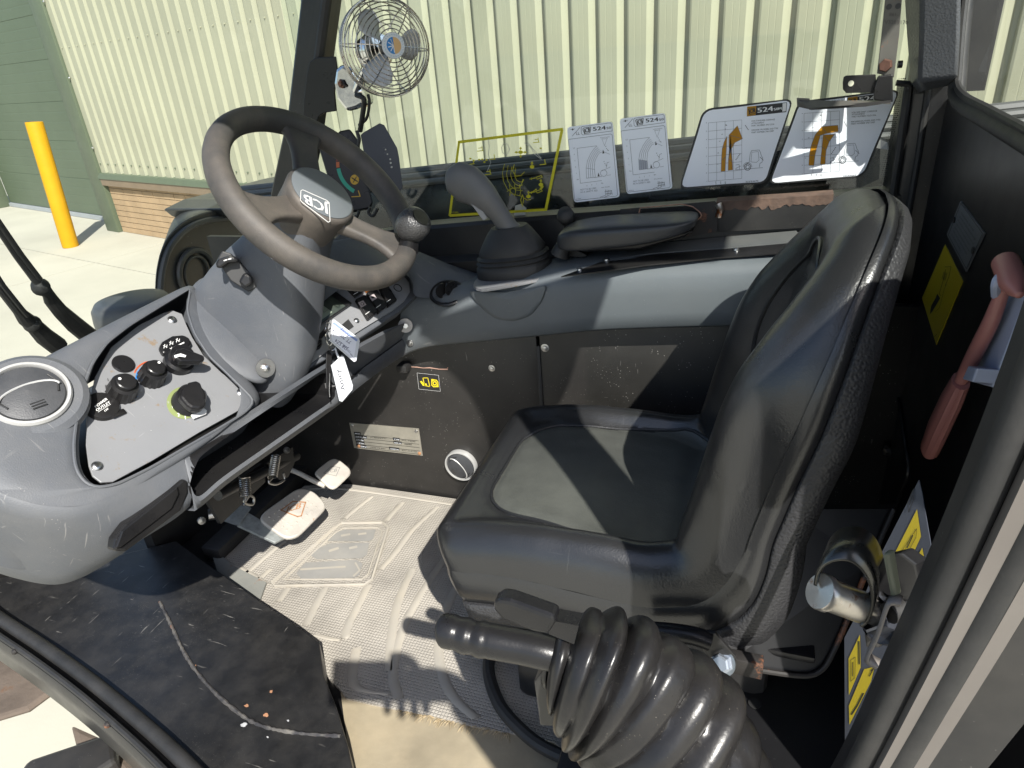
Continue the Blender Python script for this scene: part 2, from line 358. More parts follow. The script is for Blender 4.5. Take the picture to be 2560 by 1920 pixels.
# raised plate by the doorway with its welded bead
ZP = .66
pl = [(-120, 1215), (-20, 1250), (130, 1230), (380, 1168), (450, 1218), (560, 1297), (640, 1350), (690, 1388), (700, 1460), (728, 1530), (752, 1610), (775, 1720), (800, 1850), (600, 1850), (420, 1662), (250, 1522), (120, 1425), (0, 1345), (-120, 1280)]
MB().prism([pZ(p, ZP) for p in pl], (0, 0, -.10)).build('step_plate', M_dirty, cab, smooth=0, bevel=.003)
bead = spl([pZ(p, ZP+.001) for p in [(345, 1300), (372, 1355), (398, 1410), (440, 1470), (500, 1528), (560, 1566), (640, 1583), (735, 1590)]], 14)
random.seed(3); MB().tube(bead, [.0022+.0022*random.random() for _ in bead], 8).build('weld_bead', mat('weld_bead', (.035, .034, .036), .5, dust=.7, dcol=(.20, .185, .16), ds=40, rust=.12, rs=30), cab)
# door sill with bulb seal
sp = [(-160, 1238), (-60, 1290), (0, 1336), (100, 1402), (200, 1474), (300, 1556), (380, 1628), (450, 1700), (540, 1810)]
sl_ = spl([pZ(p, ZP+.012) for p in sp], 8)
MB().tube(sl_, .013, 12).build('sill_seal', M_rub, cab)
dn = V((-.35, -1, 0)).normalized()
MB().loft([[p + dn*.012 + V((0, 0, -.004)) for p in sl_], [p + dn*.034 + V((0, 0, 0)) for p in sl_], [p + dn*.040 + V((0, 0, -.012)) for p in sl_], [p + dn*.042 + V((0, 0, -.07)) for p in sl_]]).build('sill_flange', M_blk, cab, thick=.003)
MB().tube([p + dn*.028 + V((0, 0, .004)) for p in sl_], .006, 8).build('sill_trim', M_rub, cab)
for i in (22, 38):
    MB().ball(sl_[i]+dn*.036+V((0, 0, .002)), .006, 8, 5).build('rivet', M_rust, cab)

# doorway rear post, measured from its front edge and from the shade it throws on the seat
fe = [(.070, .95), (.105, 1.10), (.127, 1.266), (.143, 1.416), (.152, 1.542), (.155, 1.70), (.152, 1.85), (.138, 1.97), (.108, 2.06), (.055, 2.13), (-.03, 2.175)]
re_ = [(.148, .95), (.180, 1.10), (.214, 1.266), (.240, 1.416), (.256, 1.542), (.262, 1.70), (.264, 1.85), (.28, 1.97), (.33, 2.07), (.385, 2.24), (.42, 2.34)]
YP = .45
F = spl([V((x, YP, z)) for x, z in fe], 6); B_ = spl([V((x, YP, z)) for x, z in re_], 6)
def strip(a, b, y0, y1, name, m, th=.0):
    """strip of the post between fractions a..b across its width, from depth y0 to y1"""
    MB().loft([[lerp(p, q, a)+V((0, y0, 0)) for p, q in zip(F, B_)], [lerp(p, q, a)*.0 + lerp(p, q, a)+V((0, y1, 0)) for p, q in zip(F, B_)],
               [lerp(p, q, b)+V((0, y1, 0)) for p, q in zip(F, B_)], [lerp(p, q, b)+V((0, y0, 0)) for p, q in zip(F, B_)], [lerp(p, q, a)+V((0, y0, 0)) for p, q in zip(F, B_)]]).build(name, m, cab, smooth=30)
strip(0, 1, -.03, .0, 'rear_door_post', M_blkflat)
MB().tube([lerp(p, q, .04)+V((.004, -.026, 0)) for p, q in zip(F, B_)], .010, 12).build('post_seal', M_rub, cab)
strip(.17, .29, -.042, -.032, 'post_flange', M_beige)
MB().tube([lerp(p, q, .355)+V((0, -.036, 0)) for p, q in zip(F, B_)], .010, 12).build('post_seal', M_rub, cab)
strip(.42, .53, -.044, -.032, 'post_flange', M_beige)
strip(.57, 1.0, -.038, -.032, 'outer_skin', M_blkflat)
# roof and door header
MB().box((-.30, 1.0, 2.40), (1.9, 1.16, .06), bev=.02).build('roof', M_blkflat, cab)
MB().prism([(-1.05, .43, 2.17), (-.40, .43, 2.20), (-.03, .43, 2.18), (.10, .43, 2.26), (.42, .43, 2.37), (.65, .43, 2.39), (-.75, .43, 2.40)], (0, .06, 0)).build('door_header', M_blkflat, cab, smooth=0)
MB().prism([(-1.24, .43, 1.30), (-1.18, .43, 1.30), (-.70, .43, 2.38), (-.80, .43, 2.38)], (0, .06, 0)).build('front_door_post', M_blkflat, cab, smooth=0)
XR = .30
# right-hand window: front pillar, pane, rails, rear pillar
YG = 1.50
def wp(p, o=0): return pY(p, YG-o)
ap = [wp((668, 140)), wp((700, -40)), wp((735, -260))]
MB().prism([pY((683, -10), YG+.03), pY((652, 235), YG+.03), pY((600, 470), YG+.03), pY((655, 520), YG+.03), pY((700, 300), YG+.03), pY((742, -10), YG+.03), pY((830, -420), YG+.03), pY((745, -420), YG+.03)], (0, -.06, 0)).build('front_pillar', M_blk, cab, bevel=.006)
MB().tube([pY(p, YG-.035) for p in [(737, -300), (706, 0), (676, 220), (640, 420)]], .012, 10).build('pillar_seal', M_rub, cab)
MB().box((-.38, YG+.004, 1.82), (1.36, .005, 1.02)).build('side_window_pane', M_glass, cab, smooth=0)
rl = [pY((560, 560), YG-.03), pY((870, 492), YG-.03), pY((1230, 462), YG-.03), pY((1560, 440), YG-.03), pY((1800, 424), YG-.03), pY((1960, 412), YG-.03)]
MB().loft([[p+V((0, .06, .0)) for p in rl], [p+V((0, .004, .0)) for p in rl], [p+V((0, -.002, -.008)) for p in rl], [p+V((0, -.006, -.075)) for p in rl], [p+V((0, -.06, -.078)) for p in rl], [p+V((0, -.06, -.20)) for p in rl]]).build('window_sill', M_blk, cab, smooth=25)
rr_ = [pY((1548, 437), YG-.04), pY((1640, 432), YG-.04), pY((1720, 427), YG-.04), pY((1800, 421), YG-.04)]
rr_ = spl(rr_, 12); random.seed(11); jg = [-.010-.010*random.random() for _ in rr_]
M_rst = mat('brown_rust', (.12, .075, .055), .8, var=.35, vs=40, bump=.4, bs=200, dust=.5, dcol=(.05, .04, .035), ds=30)
MB().loft([[p+V((0, .02, .006)) for p in rr_], [p+V((0, -.0085, .003)) for p in rr_], [p+V((0, -.0085, j)) for p, j in zip(rr_, jg)]]).build('rust_band', M_rst, cab, smooth=25)
MB().loft([[p+V((0, .018, .002)) for p in rr_], [p+V((0, -.006, .0)) for p in rr_], [p+V((0, -.008, -.03)) for p in rr_], [p+V((0, -.004, -.06)) for p in rr_]]).build('rail', M_blkflat, cab, smooth=25)
sp_ = [pY(p, YG-.02) for p in [(1955, 180), (1935, 330), (1905, 520), (1890, 640)]]
MB().loft([[p+V((-.004, .06, 0)) for p in sp_], [p+V((0, 0, 0)) for p in sp_], [p+V((.020, -.012, 0)) for p in sp_], [p+V((.05, -.02, 0)) for p in sp_], [p+V((.09, -.02, 0)) for p in sp_]]).build('rear_pillar', M_blk, cab, smooth=25)
MB().tube([p+V((.004, -.012, 0)) for p in sp_], .007, 8).build('pillar_seal', M_rub, cab)
MB().tube([p+V((.034, -.022, 0)) for p in sp_], .006, 8).build('pillar_seal', M_rub, cab)
MB().prism([(XR+.0, .44, 1.54), (XR+.0, .74, 1.54), (XR+.0, .70, 1.62), (XR+.0, .62, 1.69), (XR+.0, .54, 1.71), (XR+.0, .44, 1.735)], (.02, 0, 0)).build('corner_gusset', M_blkflat, cab, smooth=0)
MB().box((.30, YG-.0, 2.0), (.11, .07, .86)).build('rear_pillar_core', M_blkflat, cab, smooth=0)
# rear bulkhead and rear window
MB().prism([(XR, .50, ZF), (XR, 1.50, ZF), (XR, 1.50, 1.56), (XR, .50, 1.55)], (.03, 0, 0)).build('rear_bulkhead', M_deep, cab, smooth=0)
MB().add([(XR+.02, .5, 1.54), (XR+.02, 1.5, 1.54), (XR+.05, 1.5, 2.36), (XR+.05, .5, 2.36)], [(0, 1, 2, 3)]).build('rear_window_pane', M_glass, cab, smooth=0)
rs_ = spl([pX(p, XR-.004) for p in [(2093, -60), (2078, 60), (2069, 170), (2068, 205), (2084, 228), (2130, 255), (2212, 303), (2330, 372)]], 8)
MB().tube(rs_, .013, 12).build('rear_window_seal', M_rub, cab)
MB().tube([p+V((-.004, -.010, .014)) for p in rs_], .006, 8).build('rear_window_seal', M_rub, cab)
# windscreen
def fx(z): return -1.19 + (z-1.33)*.5
MB().add([(fx(1.25), .5, 1.25), (fx(1.25), 1.53, 1.25), (fx(2.36), 1.53, 2.36), (fx(2.36), .5, 2.36)], [(0, 1, 2, 3)]).build('windscreen', M_glass, cab, smooth=0)
# bent lip of the rear panel beside the seat
MB().tube(spl([pX(p, XR-.004) for p in [(1922, 770), (1940, 860), (1955, 960), (1962, 1015), (1945, 1065), (1915, 1130)]], 6), .004, 8).build('panel_lip', M_blk, cab)
lp = spl([pD(p, .98) for p in [(1930, 1100), (1880, 1215), (1832, 1335), (1800, 1408), (1775, 1447), (1735, 1460), (1640, 1448)]], 6)
MB().tube(lp, .004, 8).build('panel_lip', M_rust, cab)
MB().prism([pD((1930, 1100), .985), pD((1880, 1215), .985), pD((1832, 1335), .985), pD((1775, 1450), .985), pD((1735, 1462), .985), pD((1560, 1440), .985), pD((1560, 1250), 1.0), pD((1700, 1100), 1.0)], (.01, .03, -.01)).build('seat_riser', M_deep, cab, smooth=0)
MB().box((.06, .80, .66), (.56, .44, .12), bev=.01).build('rear_floor_box', M_deep, cab)

random.seed(21)
for p, r, c in (((527, 1565), .007, 'w'), ((533, 1524), .006, 'r'), ((573, 1544), .006, 'r'), ((422, 1437), .0025, 'r'), ((586, 1493), .004, 'r'), ((622, 1556), .0025, 'w'), ((578, 1592), .0025, 'w')):
    cc = pZ(p, ZP+.0012); n = 9; ph = [random.uniform(.5, 1.1) for _ in range(n)]
    MB().prism([cc+V((cos(2*pi*k/n)*r*ph[k], sin(2*pi*k/n)*r*ph[k]*.7, 0)) for k in range(n)], (0, 0, -.001)).build('paint_chip', M_chipw if c == 'w' else M_chipr, cab, smooth=0)
# ================================================================== dashboard
DPn = V((.70, -.06, .71)).normalized()
DP = Plane(pD((520, 848), 1.2), DPn)
def resample(px, n):
    P = [V((a, b)) for a, b in px]; P.append(P[0]); L_ = [0]
    for a, b in zip(P[:-1], P[1:]): L_.append(L_[-1]+(b-a).length)
    out = []; j = 0
    for i in range(n):
        d = L_[-1]*i/n
        while L_[j+1] < d: j += 1
        out.append(lerp(P[j], P[j+1], (d-L_[j])/max(1e-9, L_[j+1]-L_[j])))
    return out
dash = thing('dashboard', 'grey moulded plastic dashboard with silver control plates behind the steering wheel', 'dashboard', (-.95, .9, 1.05))
outer = [(425, 605), (340, 647), (250, 692), (150, 744), (60, 790), (-40, 845), (-120, 905), (-150, 970), (-110, 1035), (-50, 1075), (60, 1110), (160, 1112), (250, 1082), (340, 1030), (440, 965), (545, 893), (575, 868), (560, 845), (520, 800), (470, 735), (440, 670)]
inner = [(412, 622), (337, 668), (281, 703), (234, 740), (203, 786), (188, 833), (175, 905), (170, 958), (172, 1000), (180, 1025), (198, 1046), (225, 1052), (262, 1044), (330, 1008), (400, 966), (470, 926), (530, 890), (548, 872), (552, 862), (500, 815), (450, 770), (418, 720), (402, 670)]
NO = 110
o_ = resample(outer, NO); i_ = resample(inner, NO)
def smoothloop(P, k=2):
    for _ in range(k): P = [(P[i-1]+P[i]*2+P[(i+1) % len(P)])/4 for i in range(len(P))]
    return P
o_ = smoothloop(o_, 4); i_ = smoothloop(i_, 1)
rows = [[DP.at(p, -.02)+V((-.10, 0, -.12)) for p in o_], [DP.at(p, -.012) for p in o_], [DP.at(lerp(p, q, .03), .010) for p, q in zip(o_, i_)], [DP.at(lerp(p, q, .16), .022) for p, q in zip(o_, i_)],
        [DP.at(lerp(p, q, .5), .027) for p, q in zip(o_, i_)], [DP.at(lerp(p, q, .90), .030) for p, q in zip(o_, i_)], [DP.at(lerp(p, q, .97), .028) for p, q in zip(o_, i_)], [DP.at(q, .022) for q in i_], [DP.at(q, -.004) for q in i_]]
MB().loft(rows, closed=True).build('surround', M_plast, dash, smooth=50)
MB().tube([DP.at(lerp(p, q, .965), .030) for p, q in zip(o_, i_)], .0022, 6, closed=True).build('surround_bead', M_plast, dash)
# apron with glove shelf
cols = [((398, 993), (410, 1044), (412, 1050), (420, 1104)), ((412, 984), (424, 1003), (430, 1072), (440, 1090)), ((440, 967), (448, 974), (482, 1030), (496, 1042)), ((545, 895), (549, 904), (582, 960), (596, 971)),
        ((640, 834), (646, 840), (672, 897), (686, 908)), ((695, 799), (702, 805), (720, 862), (744, 865)), ((715, 787), (729, 830), (731, 834), (772, 839)), ((790, 742), (802, 780), (803, 782), (824, 800)), ((868, 700), (872, 730), (872, 732), (878, 764))]
XF = [-.79, -.785, -.785, -.787, -.787, -.785, -.78, -.775, -.765]
R0, R1, R2, R3, R4, R5, R6, R7, R8 = [], [], [], [], [], [], [], [], []
for c, x in zip(cols, XF):
    t, u, l, b = c; dv = V((-.14, 0, .0))
    closed_ = abs(u[1]-l[1]) < 6
    R0.append(DP.at(t, .0)+V((-.03, 0, -.01))); R1.append(DP.at(t, .018)); R2.append(pX(u, x)); R3.append(pX(u, x) + (dv*.02 if closed_ else dv*.9)); R4.append(pX(l, x+.004) + (dv*.02 if closed_ else dv))
    R5.append(pX(l, x+.004)); R6.append(pX(lerp(V(l), V(b), .5), x+.008)); R7.append(pX(b, x)); R8.append(pX(b, x)+V((-.05, 0, -.005)))
fine = lambda r: spl(r, 5)
PCN = V((350, 880)); RA = [DP.at(lerp(V(c[0]), PCN, .07), .0222) for c in cols]; RB = [DP.at(lerp(V(c[0]), PCN, -.01), .0195) for c in cols]
MB().loft([fine(r) for r in (RA, R1, RB, R2)]).build('apron', M_plast, dash, smooth=50)
MB().loft([fine(r) for r in (R2, R3, R4, R5)]).build('shelf_recess', M_blkpl, dash, smooth=30)
MB().loft([fine(r) for r in (R5, R6, R7, R8)]).build('shelf_lip', M_plast, dash, smooth=60)
# rounded near end
cl = [((398, 993), (420, 1104), -.79), ((345, 1028), (372, 1140), -.80), ((250, 1084), (300, 1185), -.835), ((160, 1114), (225, 1238), -.895), ((60, 1112), (130, 1284), -.98), ((-50, 1077), (20, 1268), -1.10), ((-112, 1037), (-100, 1225), -1.24)]
E0, E1, E2, E3, E4 = [], [], [], [], []
for t, b, x in cl:
    a = DP.at(t, .0205); q = pX(b, x); md = pX(lerp(V(t), V(b), .5), lerp(a.x, q.x, .5)+.010)
    E0.append(DP.at(lerp(V(t), V((330, 900)), .10), .0235)); E1.append(a); E2.append(md); E3.append(q); E4.append(q+V((-.03, .05, -.006)))
E1[0], E2[0], E3[0], E4[0] = R1[0], lerp(R2[0], R5[0], .5), R7[0], R8[0]
E0[0] = RA[0]
MB().loft([fine(r) for r in (E0, E1, E2, E3, E4)]).build('end_cap', M_plast, dash, subsurf=1)
# dark inner body so nothing shows through
MB().box((-1.06, .93, 1.10), (.36, .72, .12), bev=.03).build('inner_body', M_blkflat, dash)
# far top roll of the dash towards the side window
tp = [[DP.at(p, h) for p in [(420, 606), (520, 560), (620, 525), (720, 500), (830, 490), (930, 520), (1010, 560)]] for h in (.0,)]
topA = [pY((395, 640), .93), pY((480, 560), 1.0), pY((600, 510), 1.12), pY((720, 482), 1.28), pY((810, 476), 1.37), pY((905, 508), 1.41), pY((975, 546), 1.425), pY((1040, 580), 1.43)]
topB = [pY((560, 700), 1.0), pY((640, 640), 1.05), pY((720, 580), 1.15), pY((790, 545), 1.24), pY((850, 550), 1.30), pY((910, 572), 1.34), pY((975, 590), 1.365), pY((1040, 600), 1.38)]
topC = [DP.at((600, 775), -.01), pY((690, 660), 1.05), pY((760, 610), 1.14), pY((845, 580), 1.22), pY((888, 604), 1.268), pY((898, 640), 1.285), pY((960, 640), 1.303), pY((1040, 624), 1.312)]
topD = [p+V((-.10, 0, -.16)) for p in topA]
MB().loft([spl(r, 5) for r in (topD, topA, topB, topC)]).build('upper_roll', M_plast, dash, subsurf=1)

# --- left control plate with its controls
M_alu = mat('silver_plate', (.25, .255, .265), .42, .2, var=.06, vs=9, bump=.08, bs=400, rust=.14, rcol=(.25, .19, .13), rs=34, dust=.3, dcol=(.22, .22, .22), ds=9, scratch=.3, scol=(.5, .5, .5), speck=.4, ss=170)
M_white = flat('white_ink', (.75, .75, .73), .5); M_ink = flat('black_ink', (.02, .02, .02), .5)
M_chr = mat('chrome', (.75, .75, .74), .12, 1, var=.05, vs=30)
M_vent = mat('vent_grey', (.042, .044, .048), .5, var=.1, dust=.2, dcol=(.15, .145, .14), ds=20, bump=.2, bs=500)
M_ring = mat('silver_ring', (.46, .46, .45), .4, .3, var=.06, dust=.2, ds=30)
pl_ = [(393, 678), (372, 670), (352, 676), (300, 702), (240, 750), (205, 815), (188, 900), (186, 960), (192, 1005), (200, 1028), (218, 1042), (245, 1040), (330, 994), (430, 934), (520, 884), (540, 868), (542, 852), (525, 838), (480, 806), (440, 768), (415, 728), (402, 700)]
plate = MB().prism([DP.at(p, .003) for p in pl_], DPn*-.004).build('control_plate', M_alu, dash, smooth=0, bevel=.0008)
def screw(pl, p, r, parent, m=None, hex_=True, h=.004):
    o = pl.at(p, .003); n = pl.n
    q = MB().lathe([(r*1.05, 0), (r*1.05, .0012), (r*.8, h*.8), (r*.45, h), (.0001, h)], o, n, 16, caps=False)
    s = q.build('screw', m or M_zinc, parent)
    if hex_: MB().lathe([(r*.42, h*1.02), (r*.40, h*.7), (.0001, h*.7)], o, n, 6, caps=False).build('hex_socket', M_ink, s, smooth=0)
    return s
for p in ((372, 691), (521, 848), (210, 1007)): screw(DP, p, .0075, dash)
def knob(p, r, h, name, dot):
    o = DP.at(p, .003); a = DPn; u = V((0, 1, 0)); seg = 36
    def sec(rr, hh, rib):
        w_ = a.cross(u.normalized()).normalized(); u2 = w_.cross(a)
        return [o+a*hh+(u2*cos(2*pi*k/seg)+w_*sin(2*pi*k/seg))*(rr*(1-(.07 if (k % 2 and rib) else 0))) for k in range(seg)]
    k_ = MB().loft([sec(r*1.12, 0, 1), sec(r, h*.62, 1), sec(r*.97, h*.70, 0), sec(r*.72, h*.74, 0), sec(r*.70, h*.97, 0), sec(r*.62, h, 0)], closed=True, caps=True).build(name, M_blkpl, dash, smooth=28)
    MB().lathe([(.0022, 0), (.0022, .0007)], o+a*h+(u*cos(dot)+a.cross(u)*sin(dot))*r*.48, a, 12).build('white_dot', M_white, k_)
    return k_
knob((262, 848), .0205, .034, 'fan_knob', 2.2)
knob((326, 817), .0195, .034, 'heater_knob', .4)
cap = MB().lathe([(.0245, 0), (.0245, .004), (.023, .0065), (.018, .008), (.0001, .0085)], DP.at((219, 880), .003), DPn, 32, caps=False).build('power_outlet', M_blkpl, dash)
MB().box(DP.at((255, 893), .0065), (.026, .010, .004), ((V((.02, 1, -.2)).normalized(), DPn.cross(V((.02, 1, -.2))).normalized(), DPn)), bev=.002).build('pull_tab', M_blkpl, cap)
a_ = Art(DP.at, .0122)
for i, (s, a, b) in enumerate([('POWER', (207, 882), (233, 863)), ('OUTLET', (209, 889), (239, 871)), ('12V', (226, 890), (235, 884))]): a_.textfit('w', s, a, b, 6.0 if i < 2 else 4.2, bold=.25)
a_.line('w', [(212, 890), (239, 873)], .8); a_.build(cap, {'w': M_white}, {'w': 'lettering'})
MB().lathe([(.0168, 0), (.0168, .0025), (.0155, .0038), (.0001, .0042)], DP.at((266, 787), .003), DPn, 28, caps=False).build('blanking_plug', M_blkpl, dash)
# steer mode selector
sw = MB().lathe([(.024, 0), (.024, .012), (.020, .016), (.019, .030), (.0175, .032), (.0001, .032)], DP.at((384, 786), .003), DPn, 28, caps=False).build('steer_selector', M_blkpl, dash)
MB().prism([DP.at(p, .034) for p in [(371, 772), (378, 763), (392, 760), (436, 777), (438, 785), (428, 790), (385, 790), (374, 783)]], DPn*.013).build('selector_lever', M_blkpl, sw, smooth=0, bevel=.003)
MB().prism([DP.at(p, .048) for p in [(376, 768), (390, 764), (402, 768), (400, 772), (388, 770), (378, 774)]], DPn*.0006).build('white_mark', M_white, sw, smooth=0)
lb = MB().prism([DP.at(p, .003) for p in [(340, 757), (347, 745), (368, 733), (392, 731), (406, 738), (410, 750), (405, 758), (385, 766), (362, 772), (348, 772)]], DPn*.012).build('selector_guard', M_blkpl, dash, smooth=0, bevel=.004)
a_ = Art(DP.at, .0158)
for c in ((357, 748), (370, 741), (384, 735)):
    a_.line('w', [(c[0]-4, c[1]-2), (c[0]+4, c[1]+2)], 1.1); a_.line('w', [(c[0]-3, c[1]+4), (c[0]-1, c[1]-4)], 1.4); a_.line('w', [(c[0]+2, c[1]+3), (c[0]+4, c[1]-3)], 1.2)
a_.line('w', [(381, 748), (397, 740)], 2.6); a_.line('w', [(367, 752), (374, 757)], 1.1); a_.line('w', [(370, 757), (371, 750)], 1.1); a_.build(lb, {'w': M_white}, {'w': 'steer_symbols'})
# gear selector with olive scale
a_ = Art(DP.at, .0040)
def ringpts(c, r0, r1, t0, t1, n=20): return [(c[0]+r1*cos(radians(t0+(t1-t0)*i/n)), c[1]+r1*.94*sin(radians(t0+(t1-t0)*i/n))) for i in range(n+1)] + [(c[0]+r0*cos(radians(t1+(t0-t1)*i/n)), c[1]+r0*.94*sin(radians(t1+(t0-t1)*i/n))) for i in range(n+1)]
rp = ringpts((397, 870), 17, 37, 40, 262, 26); N2 = len(rp)//2
for i in range(N2-1): a_.poly('g', [rp[i], rp[i+1], rp[N2*2-2-i], rp[N2*2-1-i]])
a_.text('w', '2', (384, 900), (1, -.25), (-.25, -1), 8, o=.0004, bold=.4); a_.text('w', '1', (398, 906), (1, -.1), (-.1, -1), 8, o=.0004, bold=.4); a_.text('w', 'N', (372, 882), (1, -.3), (-.3, -1), 6, o=.0004)
a_.build(dash, {'g': mat('olive_scale', (.20, .24, .09), .6, rust=.25, rcol=(.4, .4, .4), rs=60), 'w': M_white}, {'g': 'gear_scale', 'w': 'gear_numbers'})
gk = MB().lathe([(.026, 0), (.026, .006), (.024, .010), (.0225, .026), (.020, .030), (.0001, .030)], DP.at((405, 872), .003), DPn, 32, caps=False).build('gear_selector', M_blkpl, dash)
MB().prism([DP.at(p, .022) for p in [(382, 868), (388, 850), (402, 836), (418, 832), (428, 838), (436, 862), (440, 884), (428, 894), (408, 892), (398, 886)]], DPn*.016).build('selector_grip', M_blkpl, gk, smooth=0, bevel=.006)
MB().prism([DP.at(p, .008) for p in [(412, 898), (440, 884), (446, 889), (444, 896), (418, 906)]], DPn*.003).build('pointer', M_white, gk, smooth=0)
a_ = Art(DP.at, .0038)
a_.arc('r', (326, 815), 34, 198, 285, 3.0, rx=37); a_.arc('b', (326, 817), 28, 150, 268, 3.4, rx=32)
for s, p in (('0', (228, 838)), ('1', (232, 824)), ('2', (245, 820)), ('3', (260, 818))): a_.text('b' if s in '23' else 'k', s, p, (1, -.35), (-.3, -1), 6.5, bold=.2)
for k in range(5):
    a = radians(k*72+20); a_.line('b', [(292, 855), (292+5*cos(a), 855+5*sin(a))], 1.8)
a_.build(dash, {'r': flat('red_ink', (.55, .10, .03)), 'b': flat('blue_ink', (.03, .20, .55)), 'k': M_ink}, {'r': 'warm_arc', 'b': 'cold_arc', 'k': 'fan_numbers'})
# --- round air vent
def vent(pl, p, r, parent, name='air_vent', ref=(0, 1, 0), h=.03):
    o = pl.at(p, h); n = pl.n
    v_ = MB().lathe([(r*1.0, -.01), (r*1.02, .004), (r*.98, .008), (r*.91, .008), (r*.88, .004), (r*.88, -.012)], o, n, 48, caps=False).build(name, M_ring, parent, smooth=30)
    MB().lathe([(r*.88, .000), (r*.84, .006), (r*.5, .011), (.0001, .013)], o, n, 40, caps=False).build('louvre_disc', M_vent, v_)
    u = (V(ref)-n*V(ref).dot(n)).normalized(); w_ = n.cross(u)
    MB().tube([o+u*(r*.74*cos(a))+w_*(r*(-.10+.30*sin(a)))+n*.0115 for a in [pi*i/14 for i in range(15)]], .0016, 6).build('louvre_slit', M_ring, v_)
    for k in range(3): MB().tube([o+u*(r*(-.15+.0*k))+w_*(-r*(.42+.08*k))+n*.0115, o+u*(r*.2)+w_*(-r*(.42+.08*k))+n*.0115], .0009, 5).build('grip_line', M_ink, v_)
    for s in (-1, 1): MB().tube([o+u*(r*s*.62)+w_*(r*-.3)+n*.010, o+u*(r*s*.74)+w_*(0)+n*.009, o+u*(r*s*.62)+w_*(r*.3)+n*.010], .0013, 6).build('louvre_edge', M_ink, v_)
    return v_
VP_ = Plane(DP.at((68, 856), .0), V((.60, -.22, .76)))
MB().lathe([(.072, -.012), (.070, .000), (.062, .006), (.050, .006)], VP_.at((68, 856), .024), VP_.n, 48, caps=False).build('vent_collar', M_plast, dash)
vent(VP_, (62, 853), .0515, dash, ref=(.2, 1, -.2))
# --- flat air duct on the end cap
EP = Plane(lerp(E1[1], E3[1], .45), (lerp(E1[1], E3[1], .5)-lerp(E1[0], E3[0], .5)).cross(E3[1]-E1[1]))
if EP.n.dot(CAM-EP.q) < 0: EP = Plane(EP.q, -EP.n)
du = MB().prism([EP.at(p, -.01) for p in [(228, 1186), (232, 1160), (256, 1128), (378, 1032), (390, 1036), (391, 1062), (374, 1100), (255, 1188)]], EP.n*.020).build('air_duct', M_blkpl, dash, smooth=0, bevel=.004)
MB().prism([EP.at(p, .011) for p in [(246, 1184), (260, 1146), (380, 1050), (384, 1066), (368, 1098), (258, 1182)]], EP.n*.004).build('duct_flap', M_blkpl, du, smooth=0, bevel=.002)

# --- instrument plate under the wheel
qa = DP.at((608, 797), .012); qb = pY((867, 637), 1.27)
CP = Plane(qa, (qb-qa).cross(V((.72, 0, -.70))))
if CP.n.dot(CAM-CP.q) < 0: CP = Plane(CP.q, -CP.n)
cpo = [(589, 800), (594, 812), (604, 818), (626, 815), (701, 764), (782, 711), (851, 669), (874, 650), (886, 630), (884, 610), (872, 596), (850, 585), (760, 545), (690, 580), (620, 690), (593, 770)]
ip = MB().prism([CP.at(p, 0) for p in cpo], CP.n*-.004).build('instrument_plate', M_alu, dash, smooth=0, bevel=.0008)
MB().prism([CP.at(p, -.006) for p in [(570, 800), (600, 832), (700, 778), (790, 722), (865, 672), (900, 640), (896, 590), (850, 560), (740, 500), (640, 590), (570, 720)]], CP.n*-.03).build('instrument_bezel', M_plast, dash, smooth=0, bevel=.004)
gb = MB().prism([CP.at(p, .0) for p in [(662, 683), (716, 630), (758, 660), (690, 706)]], CP.n*.010).build('hour_meter', M_blkpl, dash, smooth=0, bevel=.002)
MB().prism([CP.at(p, .0095) for p in [(668, 683), (715, 640), (746, 662), (692, 698)]], CP.n*.0015).build('display', mat('lcd', (.045, .055, .045), .12, var=.3, vs=30), gb, smooth=0)
a_ = Art(CP.at, .0118); a_.poly('l', [(673, 682), (698, 660), (718, 674), (692, 693)])
for k in range(3): a_.line('d', [(682+k*9, 681-k*3), (690+k*9, 675-k*3)], 2, o=.0003)
a_.build(gb, {'l': flat('lcd_light', (.22, .26, .20), .2), 'd': flat('lcd_dark', (.12, .14, .11), .3)}, {'l': 'lcd_field', 'd': 'lcd_segments'})
def rocker(q, sym=None, m=None):
    o = MB().prism([CP.at(p, 0) for p in q], CP.n*.011).build('rocker_switch', m or M_blkpl, dash, smooth=0, bevel=.002)
    if m: return o
    c = sum((V(p) for p in q), V((0, 0)))/4; a, b = V(q[0]), V(q[1]); d = V(q[3])-V(q[0])
    A = Art(CP.at, .0114)
    mid0, mid1 = lerp(lerp(a, V(q[3]), .72), lerp(b, V(q[2]), .72), .25), lerp(lerp(a, V(q[3]), .72), lerp(b, V(q[2]), .72), .75)
    A.line('w', [mid0, mid1], 1.1)
    if sym is not None:
        s0 = [lerp(lerp(a, V(q[3]), f), lerp(b, V(q[2]), f), g) for f, g in ((.12, .25), (.12, .78), (.38, .78), (.38, .25))]
        A.poly('p', s0); cc = sum(s0, V((0, 0)))/4
        if sym == 0: A.arc('k', cc, 3, 0, 360, 1, 10, o=.0003); A.line('k', [(cc.x+4, cc.y-3), (cc.x+4, cc.y+3)], 1, o=.0003)
        elif sym == 1: A.disc('k', cc, 2.2, 10, 3.6, o=.0003)
        else: A.line('r', [(cc.x-4, cc.y), (cc.x+4, cc.y-2)], 3, o=.0003)
    A.build(o, {'w': M_white, 'p': flat('pink_print', (.42, .36, .36)), 'k': M_ink, 'r': flat('red_print', (.35, .12, .12))}, {'w': 'white_bar', 'p': 'symbol_field', 'k': 'symbol', 'r': 'symbol'})
    return o
rocker([(765, 651), (786, 642), (812, 678), (792, 695)], 0); rocker([(789, 637), (809, 628), (834, 665), (815, 681)], 1)
rocker([(817, 626), (833, 618), (854, 653), (836, 667)]); rocker([(741, 620), (764, 612), (784, 634), (766, 646)])
